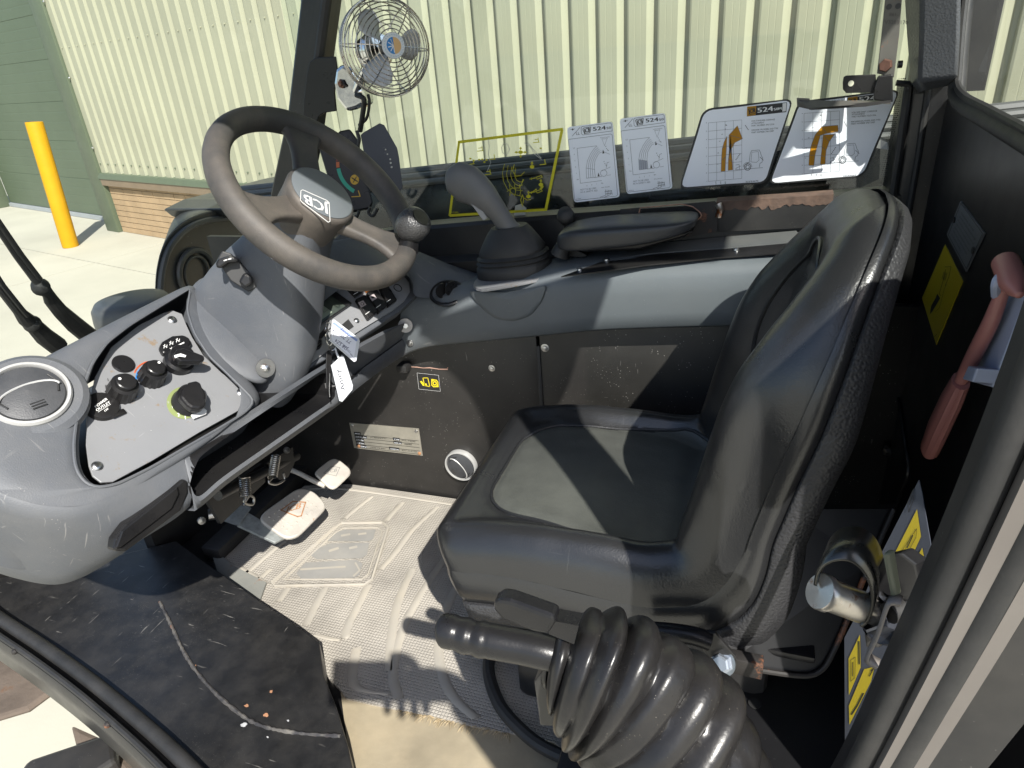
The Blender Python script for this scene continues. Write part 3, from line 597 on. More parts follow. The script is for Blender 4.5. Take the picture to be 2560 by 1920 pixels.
rocker([(779, 621), (802, 614), (811, 628), (791, 635)], m=flat('amber_lens', (.45, .13, .01), .3))
rocker([(614, 750), (629, 726), (665, 765), (640, 784)], 2)
rocker([(722, 566), (742, 560), (758, 576), (738, 586)], 0); rocker([(750, 556), (770, 552), (788, 570), (768, 578)]); rocker([(795, 562), (815, 560), (830, 578), (812, 586)])
MB().lathe([(.010, 0), (.010, .0012), (.0085, .0012), (.0085, -.004), (.0001, -.004)], CP.at((859, 622), 0), CP.n, 24, caps=False).build('round_hole', M_ink, dash)
MB().prism([CP.at(p, 0) for p in [(738, 702), (752, 690), (764, 706), (750, 716)]], CP.n*.0012).build('blank_cutout', M_ink, dash, smooth=0)
CPs = Plane(CP.q - CP.n*.003, CP.n)
screw(CPs, (770, 693), .006, dash, hex_=False); screw(CPs, (608, 796), .007, dash, hex_=False)
ig = MB().lathe([(.019, 0), (.019, .006), (.0165, .009), (.0160, .016), (.0130, .019), (.0001, .019)], CP.at((672, 738), 0), CP.n, 28, caps=False).build('ignition_switch', M_blkpl, dash)
MB().lathe([(.0215, 0), (.0215, .002), (.019, .003)], CP.at((672, 738), 0), CP.n, 28, caps=False).build('switch_collar', M_ink, ig)
A = Art(CP.at, .0005)
for s, p in (('0', (656, 718)), ('1', (668, 712)), ('2', (640, 738))): A.text('k', s, p, (1, -.4), (-.2, -1), 5)
A.build(dash, {'k': M_ink}, {'k': 'ignition_numbers'})
# small two-blade vent on the right shoulder of the dash
ov = Plane(pY((966, 633), 1.315), V((.1, -.55, .83)))
so_ = MB().lathe([(.034, -.004), (.036, .003), (.033, .005), (.029, .004), (.029, -.01), (.0001, -.01)], ov.at((966, 634)), ov.n, 32, ref=(1, 0, .1), sx=1.15, caps=False).build('slot_vent', M_blkpl, dash)
for p in ((955, 628), (975, 624)):
    MB().lathe([(.0001, -.0022), (.016, -.002), (.017, 0), (.016, .002), (.0001, .0022)], ov.at(p, .010), V((.75, -.5, .1)), 24, caps=False).build('vent_blade', M_blkpl, so_)
# joint line, washer and small screw at the dash to console joint
WSP = Plane(pY((876, 703), 1.285), (.35, -.9, .2))
wsh = MB().lathe([(.0165, 0), (.0165, .0025), (.007, .0025), (.007, .004), (.0001, .004)], WSP.at((876, 703)), WSP.n, 32, caps=False).build('large_washer', mat('dull_washer', (.42, .40, .38), .5, .3, dust=.3), dash)
MB().lathe([(.006, .002), (.006, .008), (.0001, .008)], WSP.at((877, 703)), WSP.n, 6, caps=False).build('bolt_head', M_zinc, wsh, smooth=0)

# ================================================================== steering column and wheel
CW = V((-.693, .983, 1.498)); NW = V((.735, -.04, .678)).normalized()
YA = V((0, 1, 0)); YA = (YA-NW*YA.dot(NW)).normalized(); UA = YA.cross(NW).normalized()
if UA.z < 0: UA = -UA
col = thing('steering_column', 'grey plastic steering column cover with black lever, rising from the dashboard', 'steering column', (-.85, .95, 1.2))
secs = []
for t, uc, ru, ry, yc in ((.045, 0, .048, .052, 0), (.09, -.004, .056, .058, 0), (.14, -.015, .075, .060, -.010), (.19, -.030, .098, .056, -.024), (.24, -.045, .116, .052, -.038), (.29, -.055, .126, .048, -.050), (.36, -.06, .13, .046, -.058)):
    c = CW - NW*t + UA*uc + YA*yc
    secs.append([c + UA*(ru*(abs(cos(a))**.62)*(1 if cos(a) > 0 else -1)) + YA*(ry*(abs(sin(a))**.62)*(1 if sin(a) > 0 else -1)) for a in [2*pi*k/40 for k in range(40)]])
MB().loft(secs, closed=True, caps=True).build('column_shroud', M_plast, col, smooth=60)
pad = [(402, 648), (412, 622), (430, 603), (455, 594), (482, 598), (505, 620), (535, 668), (562, 725), (580, 780), (585, 806), (580, 826), (562, 832), (525, 820), (480, 798), (440, 760), (414, 712), (403, 680)]
pr = smoothloop(resample(pad, 60), 1); pc = V((495, 715))
MB().loft([[DP.at(lerp(p, pc, f), h) for p in pr] for f, h in ((0, -.01), (0, .010), (.03, .018), (.10, .023), (.35, .028), (.7, .031), (.99, .032))], closed=True).build('column_pad', M_plast, col, smooth=60)
WSB = Plane(DP.at((573, 795), .035), V((.8, -.5, .2)))
MB().lathe([(.017, 0), (.017, .003), (.007, .003), (.007, .005), (.0001, .005)], WSB.at((573, 795)), WSB.n, 28, caps=False).build('column_washer', M_steel, col)
MB().lathe([(.006, .003), (.006, .009), (.0001, .010)], WSB.at((573, 795)), WSB.n, 6, caps=False).build('bolt_head', M_zinc, col, smooth=0)
SLP = Plane(pY((510, 585), .908), V((.55, -.80, .25)))
lv = MB().prism([SLP.at(p, -.004) for p in [(470, 562), (482, 542), (500, 548), (556, 602), (556, 620), (538, 630), (500, 606)]], SLP.n*.010).build('lever_slot', M_ink, col, smooth=0, bevel=.002)
MB().prism([SLP.at(p, .004) for p in [(470, 570), (474, 560), (500, 552), (514, 555), (520, 566), (498, 568), (484, 578), (474, 580)]], SLP.n*.026).build('indicator_lever', M_blkpl, col, smooth=0, bevel=.004)
MB().prism([SLP.at(p, .004) for p in [(518, 608), (530, 588), (546, 596), (548, 612), (532, 622)]], SLP.n*.020).build('indicator_lever', M_blkpl, col, smooth=0, bevel=.004)
A = Art(SLP.at, .0305); A.line('w', [(484, 563), (490, 561)], 2); A.line('w', [(493, 560), (499, 559)], 2); A.build(col, {'w': M_white}, {'w': 'arrow_marks'})

M_wheel = mat('wheel_rubber', (.040, .039, .038), .6, var=.15, vs=9, dust=.9, dcol=(.150, .126, .102), ds=4, bump=.5, bs=700, bdist=.0008)
whl = thing('steering_wheel', 'worn black three-spoke steering wheel with spinner knob and white emblem', 'steering wheel', CW)
RW, rw = .1705, .0205
def wpt(a, r, h=0): return CW + (YA*cos(a) + UA*sin(a))*r + NW*h
rim = [];
for i in range(96):
    a = 2*pi*i/96; c = wpt(a, RW); rd = (YA*cos(a)+UA*sin(a))
    rim.append([c + rd*(rw*.95*cos(b)) + NW*(rw*1.08*sin(b)) for b in [2*pi*k/18 for k in range(18)]])
rim.append(rim[0])
MB().loft(rim, closed=True).build('rim', M_wheel, whl, smooth=70)
WPL = Plane(CW, NW)
def wang(p): q = WPL.at(p)-CW; return atan2(q.dot(UA), q.dot(YA))
for p, w0, w1 in (((643, 262), .028, .032), ((500, 462), .026, .034), ((890, 556), .025, .032)):
    a = wang(p); d = YA*cos(a)+UA*sin(a); e = NW.cross(d)
    rows = []
    for r, w_, hh, th in ((.035, w0*1.15, -.022, .016), (.06, w0*.9, -.020, .013), (.09, w0*.82, -.012, .011), (.125, w0*.9, -.005, .010), (.15, w1*1.15, -.002, .011), (.166, w1*1.7, 0, .011)):
        c = CW + d*r + NW*hh
        rows.append([c + e*(w_*x) + NW*(th*y) for x, y in ((-1, -.6), (-1, .6), (-.8, 1), (-.35, .72), (.35, .72), (.8, 1), (1, .6), (1, -.6), (.7, -1), (-.7, -1))])
    MB().loft(rows, closed=True, caps=True).build('spoke', M_wheel, whl, subsurf=1)
hub = MB().lathe([(.052, -.085), (.056, -.05), (.058, -.020), (.0605, .000), (.059, .006), (.055, .009), (.0001, .0095)], CW, NW, 48, caps=False).build('hub', M_wheel, whl, smooth=40)
MB().lathe([(.0545, .0075), (.0545, .0105), (.052, .0118), (.0001, .0122)], CW, NW, 48, caps=False).build('hub_cap', M_plast2, hub)
HB = Plane(CW + NW*.0122, NW); M_sil = flat('silver_print', (.55, .55, .54), .45)
A = Art(HB.at, .0006)
em = [(650, 412), (654, 410), (706, 433), (711, 438), (713, 478), (709, 480), (652, 436), (649, 432)]
A.line('s', em, 1.6, closed=True)
A.textfit('s', 'JCB', (708, 443), (656, 418), 22, up=(.12, 1), bold=1.2); A.build(hub, {'s': M_sil}, {'s': 'emblem'})
ka = wang((870, 540)); kb = wpt(ka, RW, .010); kd = V((.25, .30, .85)).normalized()
kn = MB().tube([kb-NW*.004, lerp(kb, pD((892, 486), (kb-CAM).dot(FW)*.985), .45), pD((892, 486), (kb-CAM).dot(FW)*.985)], [.019, .016, .015], 20).build('spinner_post', M_blkpl, whl)
kc = pD((892, 486), (kb-CAM).dot(FW)*.985); kx = (V((.80, -.12, .62))).normalized()
M_grain = mat('grained_plastic', (.045, .045, .045), .32, var=.1, bump=1.0, bs=420, btype='cell', bdist=.0012)
MB().lathe([(.004, -.030), (.017, -.027), (.0255, -.018), (.0295, -.004), (.0290, .009), (.025, .020), (.0180, .0245), (.0165, .0235), (.0001, .0235)], kc, kx, 36, caps=False).build('spinner_knob', M_grain, whl, smooth=60)
MB().lathe([(.0155, .0232), (.0155, .0248), (.0001, .0252)], kc, kx, 30, caps=False).build('spinner_cap', M_blkpl, whl)

# ================================================================== key with tags
key = thing('ignition_key', 'key in the ignition with two white plastic tags and wire ring', 'key', CP.at((700, 712), .03))
MB().prism([CP.at((672, 738), .019), CP.at((690, 722), .030), CP.at((704, 706), .034), CP.at((708, 716), .034), CP.at((694, 734), .028)], CP.n*.006).build('key_bow', M_blkpl, key, smooth=0, bevel=.001)
KP = Plane(CP.at((715, 715), .035), V((.72, -.62, .30)))
def TP(p, o=0): return KP.at(p, o)
MB().tube([TP((712+9*cos(a), 716+30*sin(a)), .001+.003*cos(a*2)) for a in [2*pi*i/28 for i in range(28)]], .0008, 6, closed=True).build('wire_ring', M_chr, key)
for r_, c in ((6, (709, 705)), (7, (718, 747))): MB().tube([TP((c[0]+r_*cos(a), c[1]+r_*1.4*sin(a)), .003*sin(a)) for a in [2*pi*i/20 for i in range(20)]], .0007, 6, closed=True).build('wire_ring', M_chr, key)
M_tag = mat('tag_plastic', (.70, .72, .78), .25, var=.03, vs=20); M_clr = mat('clear_tag_edge', (.55, .57, .60), .15, var=.05)
t1 = [(717, 691), (722, 690), (775, 731), (777, 737), (769, 780), (764, 782), (713, 738), (712, 733)]
q1 = MB().prism([TP(p, 0) for p in t1], KP.n*.0035).build('white_tag', M_clr, key, smooth=0, bevel=.001)
A = Art(TP, .0040); A.poly('p', [(719, 695), (771, 734), (764, 776), (716, 734)]); A.line('b', [(721, 698), (770, 735)], 4.5, o=.0004)
for i in range(4):
    y = 752+i*5; A.line('k', [(735+i*7, 738+i*9), (752+i*5, 752+i*8)], .6, o=.0004)
for s, p in (('Amey', (756, 724)), ('7T 7000 7T', (760, 738)), ('J28 SZ4', (752, 752))): A.text('k', s, p, (-.78, -.62), (-.62, .78), 7.5, o=.0005)
A.build(q1, {'p': M_tag, 'b': flat('tag_blue', (.20, .27, .50)), 'k': flat('pen_ink', (.03, .03, .08))}, {'p': 'paper', 'b': 'blue_band', 'k': 'handwriting'})
KP2 = Plane(TP((735, 800), .004), V((.85, -.45, .25)))
t2 = [(714, 789), (737, 768), (741, 769), (761, 832), (760, 842), (738, 868), (732, 866)]
q2 = MB().prism([KP2.at(p, 0) for p in t2], KP2.n*.0035).build('white_tag', M_clr, key, smooth=0, bevel=.001)
A = Art(KP2.at, .0040); A.poly('p', [(719, 790), (737, 774), (757, 832), (756, 839), (737, 860)])
A.textfit('k', 'Amey', (747, 842), (733, 797), 11, up=(-.95, .3), bold=.2); A.build(q2, {'p': M_tag, 'k': M_ink}, {'p': 'paper', 'k': 'lettering'})
MB().prism([KP2.at(p, -.004) for p in [(704, 760), (710, 756), (716, 768), (712, 820), (708, 842), (704, 838), (703, 790)]], KP2.n*.003).build('spare_key', M_blkpl, key, smooth=0, bevel=.001)
MB().tube([KP2.at(p, -.002) for p in [(712, 806), (711, 845), (712, 858)]], .0012, 6).build('key_blade', M_steel, key)
MB().tube([KP.at((724, 752), .002), KP2.at((728, 765), .002), KP2.at((733, 776), .004)], .002, 8).build('tag_clip', M_clr, key)

# ================================================================== side console with joystick and armrest
con = thing('side_console', 'grey plastic side console running along the right-hand window', 'console', (-.3, 1.34, 1.05))
bt = [(868, 772), (894, 759), (945, 747), (1063, 736), (1155, 727), (1296, 714), (1450, 708), (1640, 703), (1760, 698)]
tpx = [(868, 652), (905, 645), (950, 640), (1040, 626), (1130, 608), (1270, 592), (1440, 582), (1640, 570), (1760, 562)]
YC = 1.30
rb = spl([pY(p, YC+.010) for p in bt], 4); rt_ = spl([pY(p, YC) for p in tpx], 4)
rows = [[p+V((0, .05, .002)) for p in rb], rb]
for f, dy in ((.06, -.010), (.3, -.012), (.6, -.010), (.85, -.006), (.96, .002)): rows.append([lerp(a, b, f)+V((0, dy, 0)) for a, b in zip(rb, rt_)])
rows += [[p+V((0, .016, .008)) for p in rt_], [p+V((0, .05, .012)) for p in rt_], [p+V((0, .16, .012)) for p in rt_], [p+V((0, .17, -.05)) for p in rt_]]
MB().loft(rows).build('console_body', M_plast2, con, smooth=50)
TOPP = Plane(pY((1680, 567), 1.30)+V((0, 0, .013)), (-.1, 0, .995))
def TT(p, o=0): return TOPP.at(p, o)
MB().prism([TT(p, .0015) for p in [(1212, 597), (1300, 565), (1420, 548), (1560, 538), (1740, 522), (1760, 545), (1690, 547), (1560, 556), (1400, 572), (1285, 588)]], (0, 0, -.002)).build('black_top_panel', M_blk, con, smooth=0)
for p in ((1310, 562), (1252, 583), (1590, 540)):
    MB().lathe([(.006, 0), (.0055, .003), (.003, .004), (.0001, .004)], TT(p, .002), (0, 0, 1), 12, caps=False).build('screw', M_zinc, con)
MB().prism([TT(p, .002) for p in [(1290, 540), (1400, 528), (1560, 512), (1720, 498), (1735, 520), (1560, 536), (1420, 546), (1300, 562)]], (0, 0, -.004)).build('ledge_strip', mat('grey_ledge', (.12, .125, .125), .5, dust=.3, dcol=(.22, .21, .19), ds=8, scratch=.3), con, smooth=0)
# scooped recess below the joystick
sc = [(1016, 629), (1090, 632), (1180, 617), (1168, 652), (1145, 680), (1112, 692), (1075, 688), (1046, 668), (1025, 645)]
scc = V((1100, 648)); sr = smoothloop(resample(sc, 48), 1)
MB().loft([[pY(tuple(lerp(p, scc, f)), YC-.0102+h) for p in sr] for f, h in ((-.05, .004), (0, -.0025), (.12, -.0035), (.5, -.006), (.99, -.007))], closed=True).build('scoop', M_plast2, con, smooth=60)

joy = thing('joystick', 'grey joystick with folded black rubber boot on the side console', 'joystick', pY((1110, 600), 1.36))
JB = Plane(pY((1110, 595), 1.352), (-.1, 0, .995))
jp = [(1018, 618), (1030, 600), (1060, 580), (1120, 562), (1180, 545), (1215, 545), (1222, 562), (1200, 590), (1150, 606), (1090, 618), (1040, 626)]
MB().prism([JB.at(p, .003) for p in smoothloop(resample(jp, 40), 1)], (0, 0, -.006)).build('joystick_plate', M_alu, joy, smooth=0)
jc = JB.at((1113, 590)); jx = V((1, 0, .1)).normalized(); jy = V((0, 1, 0)); jz = V((0, 0, 1))
def jsec(h, rx, ry, cx=0, cy=0, n=40, e=.62):
    c = jc + jz*h + jx*cx + jy*cy
    return [c + jx*(rx*(abs(cos(a))**e)*(1 if cos(a) > 0 else -1)) + jy*(ry*(abs(sin(a))**e)*(1 if sin(a) > 0 else -1)) for a in [2*pi*k/n for k in range(n)]]
bo = [(.002, .083, .062), (.010, .084, .063), (.024, .083, .062), (.030, .077, .057), (.034, .082, .061), (.040, .077, .056), (.044, .080, .059), (.050, .073, .053), (.056, .074, .053), (.075, .064, .046), (.095, .050, .038), (.106, .040, .032)]
MB().loft([jsec(h, a, b, -.006*h/.1, 0, e=.75 if i < 9 else .9) for i, (h, a, b) in enumerate(bo)], closed=True, caps=True).build('rubber_boot', M_rub, joy, smooth=40)
M_grip = mat('grip_grey', (.115, .115, .113), .5, var=.08, vs=10, dust=.4, dcol=(.16, .15, .14), ds=12, bump=.25, bs=600, bdist=.0008)
yj = jc.y
gp = [(1122, 530), (1110, 512), (1097, 491), (1080, 465), (1060, 440), (1038, 418), (1012, 400), (990, 392), (968, 392)]
gr = [.046, .035, .0225, .0215, .026, .034, .042, .041, .022]
gpt = [pY(p, yj-.002*i) for i, p in enumerate(gp)]; gpt = spl(gpt, 5); rr2 = []
for i in range(len(gr)-1): rr2 += [lerp(gr[i], gr[i+1], j/5) for j in range(5)]
rr2.append(gr[-1])
gpo = MB(); rows = []
for i, p in enumerate(gpt):
    t = (gpt[min(len(gpt)-1, i+1)]-gpt[max(0, i-1)]).normalized(); e1 = V((0, 1, 0)); e1 = (e1-t*e1.dot(t)).normalized(); e2 = t.cross(e1)
    rows.append([p + e1*(min(.024, rr2[i]*.85)*cos(a)) + e2*(rr2[i]*sin(a)) for a in [2*pi*k/24 for k in range(24)]])
gpo.loft(rows, closed=True, caps=True).build('grip', M_grip, joy, smooth=60)
GP_ = Plane(pY((1035, 455), yj-.022), (.25, -1, .1))
MB().prism([GP_.at(p, -.003) for p in [(1016, 437), (1027, 432), (1053, 468), (1053, 471), (1046, 475), (1043, 474)]], GP_.n*.006).build('grip_button', flat('grey_button', (.28, .28, .28)), joy, smooth=0, bevel=.001)
for p, c, r in (((1035, 436), M_grip, .003), ((983, 418), M_zinc, .003)): MB().ball(GP_.at(p, 0), r, 10, 6).build('grip_stud', c, joy)
MB().prism([pY(p, yj-.01) for p in [(975, 378), (986, 370), (990, 366), (996, 374), (1008, 380), (1010, 386), (1000, 388)]], (0, .03, 0)).build('thumb_switch', M_blkpl, joy, smooth=0, bevel=.002)
MB().tube([pY((1040, 392), yj+.05), pY((1046, 420), yj+.05), pY((1054, 445), yj+.05)], [.014, .016, .008], 16).build('auxiliary_stick', M_blkpl, joy)

arm = thing('armrest', 'black padded armrest over the console beside the joystick', 'armrest', pY((1360, 520), 1.38))
ya = 1.385
rows = []
for px_, hy, th, w_ in ((1211, 512, 10, .034), (1218, 510, 30, .050), (1250, 506, 38, .060), (1320, 499, 39, .063), (1400, 492, 34, .063), (1460, 484, 25, .058), (1495, 476, 17, .048), (1509, 472, 8, .028)):
    c = pY((px_, hy), ya); tz = th*.00066
    rows.append([c + V((0, w_*x, tz*y)) for x, y in ((-1, -.8), (-1, .0), (-1, .55), (-.88, .92), (-.4, 1.0), (.4, 1.0), (.9, .9), (1, .5), (1, -.8), (.9, -1), (-.9, -1))])
MB().loft(rows, closed=True, caps=True).build('arm_pad', mat('arm_vinyl', (.030, .031, .033), .38, var=.1, bump=.3, bs=380, btype='cell', bdist=.0008), arm, subsurf=2)
MB().prism([pY(p, ya-.03) for p in [(1230, 538), (1262, 545), (1380, 540), (1480, 512), (1500, 498), (1350, 520)]], (0, .05, 0)).build('arm_base', M_blkpl, arm, smooth=0, bevel=.004)
MB().tube([pY((1210, 550), ya-.02), pY((1216, 535), ya-.02), pY((1232, 527), ya-.02)], [.022, .018, .010], 14).build('arm_pivot', M_rub, arm)
MB().prism([pY(p, ya+.0) for p in [(1195, 545), (1205, 535), (1230, 533), (1270, 552), (1260, 558), (1200, 553)]], (0, .05, 0)).build('arm_lever', M_rub, arm, smooth=0, bevel=.003)
kk = thing('black_knob_lever', 'small round black knob behind the front end of the armrest', 'lever', pY((1222, 478), 1.43))
MB().lathe([(.005, -.02), (.016, -.014), (.0195, 0), (.016, .012), (.0001, .016)], pY((1222, 466), 1.43), (.1, -.6, .6), 24, caps=False).build('knob', M_rub, kk, smooth=60)
MB().tube([pY((1222, 470), 1.435), pY((1226, 530), 1.435)], .006, 10).build('stem', M_blkpl, kk)
sb = thing('slotted_bracket', 'black steel plate with a keyhole slot and chipped rusty edge below the load charts', 'bracket', pY((1460, 470), 1.452))
ys = 1.446
op = [(1340, 452), (1548, 434), (1550, 500), (1395, 530), (1345, 530)]
hp = [(1383, 449), (1420, 446), (1470, 441), (1496, 446), (1512, 458), (1516, 466), (1506, 476), (1480, 480), (1420, 484), (1388, 484), (1378, 470)]
oN = resample(op, 60); hN = resample([hp[0]]+hp[1:], 60)
MB().loft([[pY(tuple(p), ys) for p in oN], [pY(tuple(p), ys) for p in hN], [pY(tuple(p), ys+.005) for p in hN], [pY(tuple(p), ys+.005) for p in oN], [pY(tuple(p), ys) for p in oN]], closed=True).build('plate', M_rust, sb, smooth=20)
MB().tube([pY(tuple(p), ys-.0005) for p in hN], .0014, 5, closed=True).build('chipped_edge', mat('chipped_edge', (.35, .20, .14), .7, var=.3, vs=60), sb)
MB().tube([pY((1551, 440), ys-.002), pY((1556, 452), ys-.004), pY((1552, 468), ys-.002)], .007, 8).build('weld', M_steel, sb)
# ================================================================== driver seat
M_lea = mat('black_vinyl', (.017, .0175, .0185), .29, b2=.10, b2s=26, var=.12, vs=5, scratch=.12, scol=(.12, .12, .12), bump=.25, bs=420, btype='cell', bdist=.0007, spec=.7, rv=.05)
M_shell = mat('grained_shell', (.030, .030, .032), .48, var=.1, vs=6, bump=.8, bs=260, btype='cell', bdist=.0016)
seat = thing('driver_seat', 'black vinyl bucket driver seat with piped panels and grained plastic shell', 'seat', (-.1, 1.0, ZF))
SPN = spl([V((x, 0, z)) for x, z in [(-.488, .966), (-.43, .990), (-.32, 1.002), (-.18, .994), (-.10, .990), (-.05, 1.000), (-.020, 1.042), (-.002, 1.11), (.018, 1.20), (.043, 1.29), (.074, 1.37), (.104, 1.44), (.124, 1.48), (.136, 1.50)]], 14)
AL = [0]
for a, b in zip(SPN[:-1], SPN[1:]): AL.append(AL[-1]+(b-a).length)
LT = AL[-1]; YS = 1.0
def spine(s):
    s = max(0, min(LT-1e-6, s)); j = max(i for i in range(len(AL)) if AL[i] <= s); j = min(j, len(SPN)-2)
    t = (s-AL[j])/(AL[j+1]-AL[j]); p = lerp(SPN[j], SPN[j+1], t)
    k0, k1 = max(0, j-4), min(len(SPN)-1, j+5); tg = (SPN[k1]-SPN[k0]).normalized()
    return p, V((-tg.z, 0, tg.x))
SB = .44      # arc length where the backrest begins
def sm(x): x = max(0, min(1, x)); return x*x*(3-2*x)
def halfw(s):
    w0 = lerp(.246, .222, sm((s-.35)/.25)) - .022*sm((s-.70)/.25)
    if s < .10: q = (.10-s)/.10; w0 *= max(0, 1-q**3.6)**(1/3.6)
    e = LT-s
    if e < .25: q = (.25-e)/.25; w0 *= max(0, 1-q**2.3)**(1/2.3)
    return max(w0, .0005)
def panel_sd(s, v):
    """signed distance-like value of the two sewn panels (negative inside)"""
    PW = .150+.026*sm((s-.1)/.3)
    qx, qy = abs(s-.275)-.19+.08, abs(v)-PW+.08
    a = min(max(qx, qy), 0)+sqrt(max(qx, 0)**2+max(qy, 0)**2)-.08
    cx, cy, rx, ry = SB+.285, 0, .175, .120
    b = (sqrt(((s-cx)/rx)**2+(v/ry)**2)-1)*.120
    return a, b
def seath(s, v):
    W = halfw(s); bk = sm((s-.36)/.16)
    d = max(0, min((W-abs(v)), s*.9+.0, (LT-s)*.9))
    B = lerp(.014+.016*sm((s-.05)/.3), .052-.040*sm((s-.70)/.26), bk); wd = lerp(.034, .070, bk); re = lerp(.050, .058, bk)
    rise = sqrt(max(0, 1-((re-min(d, re))/re)**2)); fall = 1-sm((d-re)/wd)
    h = B*rise*fall - (1-rise)*lerp(.050, .034, bk)
    a, b = panel_sd(s, v)
    h += .0011*mnoise.noise((s*22, v*7, 1.3))*sm((s-.1)/.2)*(1-bk) + .0007*mnoise.noise((s*30, v*34, 4.1)) + .0010*mnoise.noise((s*6, v*7, 9.0))
    h -= .004*math.exp(-(a/.007)**2) + .0045*math.exp(-(b/.007)**2) + .016*sm(-b/.03)*(1 if s > .6 else 0)
    h -= .010*math.exp(-((s-.44)/.03)**2)*sm((W-abs(v)-.03)/.08)
    return h
def seatp(s, v, h):
    p, n = spine(s); return V((p.x, YS+v, p.z)) + n*h
NS, NV = 150, 64
ss_ = []
for i in range(NS+1):
    t = i/NS; ss_.append(LT*(.5-.5*cos(pi*t))*.55 + LT*t*.45)
rows = []
for s in ss_:
    W = halfw(s); r = []
    for j in range(NV+1):
        t = -1+2*j/NV; t = sin(t*pi/2)*.6+t*.4; v = W*t; r.append(seatp(s, v, seath(s, v)))
    rows.append(r)
# outline loop for the skirt
def loop(h, grow):
    L_ = []
    for s in ss_: L_.append((s, -halfw(s)-grow))
    for s in reversed(ss_): L_.append((s, halfw(s)+grow))
    return L_
mb = MB().loft(rows)
def ring(h0, grow):
    out = []
    for sgn, seq in ((-1, ss_), (1, list(reversed(ss_)))):
        for s in seq:
            ds = 0
            if s < .06: ds = -grow*(1-s/.06)
            if LT-s < .08: ds = grow*(1-(LT-s)/.08)
            h = h0*(lerp(1.38, .78, sm((s-.36)/.2))-.30*sm((s-.70)/.25)); h = h if h0 < -.031 else -lerp(.050, .034, sm((s-.36)/.16))
            p, n = spine(s); tg = V((n.z, 0, -n.x)); out.append(V((p.x, YS+sgn*(halfw(s)+grow), p.z)) + n*h + tg*ds)
    return out
hs = lambda f: f
R_ = [ring(-.0305, 0), ring(-.044, .004), ring(-.055, .006), ring(-.070, .006), ring(-.082, .000), ring(-.086, -.012)]
up_ = mb.loft(R_, closed=True).build('upholstery', M_lea, seat, smooth=50)
M_lea2 = mat('dusty_vinyl', (.060, .063, .057), .42, b2=.12, b2s=26, var=.15, vs=9, dust=.5, dcol=(.11, .115, .10), ds=7, bump=.25, bs=420, btype='cell', bdist=.0007)
up_.data.materials.append(M_lea2)
for i_r in range(NS):
    for j_r in range(NV):
        s0 = (ss_[i_r]+ss_[i_r+1])/2; t0_ = -1+2*(j_r+.5)/NV; v0_ = halfw(s0)*(sin(t0_*pi/2)*.6+t0_*.4)
        if panel_sd(s0, v0_)[0] < 0 and s0 < .47: up_.data.polygons[i_r*NV+j_r].material_index = 1
R_ = [ring(-.083, -.006), ring(-.084, .003), ring(-.088, .006), ring(-.115, .004), ring(-.136, -.008), ring(-.143, -.035), ring(-.148, -.12)]
MB().loft(R_, closed=True).build('shell', M_shell, seat, smooth=50)
def pipe(c, name='piping', r=.0032):
    MB().tube([seatp(s, v, seath(s, v)+.0022) for s, v in c], r, 6, closed=True).build(name, M_lea, seat)
pc_ = []
for i in range(72):      # cushion panel outline by ray marching the distance value
    a = 2*pi*i/72; lo, hi = .02, .3
    for _ in range(24):
        m_ = (lo+hi)/2
        if panel_sd(.275+m_*cos(a), m_*sin(a))[0] < 0: lo = m_
        else: hi = m_
    pc_.append((.275+lo*cos(a), lo*sin(a)))
pipe(pc_)
pipe([(SB+.285+.175*cos(2*pi*i/60), .120*sin(2*pi*i/60)) for i in range(60)])
MB().box((-.12, 1.0, .80), (.40, .34, .20), bev=.02).build('seat_base', M_blkflat, seat)
MB().box((-.12, 1.0, .655), (.46, .40, .09), bev=.02).build('seat_plinth', M_blkflat, seat)
A = Art(lambda p, o: pY(p, .835), 0)
# ================================================================== floor mat
M_mat = mat('dusty_rubber_mat', (.34, .315, .275), .85, var=.2, vs=9, dust=.55, dcol=(.44, .405, .345), ds=5, b2=.12, b2s=12, bump=.55, bs=150, btype='edge', bdist=.003, rv=.05)
M_matr = mat('mat_rib', (.35, .325, .28), .8, var=.12, vs=8, dust=.4, dcol=(.42, .37, .28), ds=14)
M_matd = mat('mat_recess', (.245, .24, .225), .85, var=.12, vs=10, dust=.5, dcol=(.33, .31, .27), ds=12)
ZM = .607
mt = thing('floor_mat', 'dusty pale grey ribbed rubber floor mat with moulded emblem', 'floor mat', (-.8, 1.0, ZF))
mo = [(470, 1202), (560, 1128), (658, 1049), (757, 1046), (860, 1060), (980, 1077), (1150, 1100), (1300, 1180), (1330, 1330), (1250, 1480), (1238, 1640), (1198, 1602), (1110, 1584), (1027, 1570), (940, 1548), (864, 1533), (800, 1520), (748, 1508), (735, 1490), (690, 1444), (684, 1400), (640, 1360), (560, 1304)]
MB().prism([pZ(p, ZM) for p in mo], (0, 0, -.006)).build('mat_sheet', M_mat, mt, smooth=0)
A = Art(pZM := (lambda p, o: pZ(p, ZM+o)), .002)
def ribs(lines, w_, h=.003):
    for l in lines:
        pth = [pZ(p, ZM+.001) for p in l]; pth = spl(pth, 4) if len(pth) > 2 else pth
        MB().loft([[p+V((dx, dx*.6, z)) for p in pth] for dx, z in ((-w_*2.4, 0), (-w_*1.2, .0022), (w_*1.2, .0022), (w_*2.4, 0))]).build('rib', M_matr, mt)
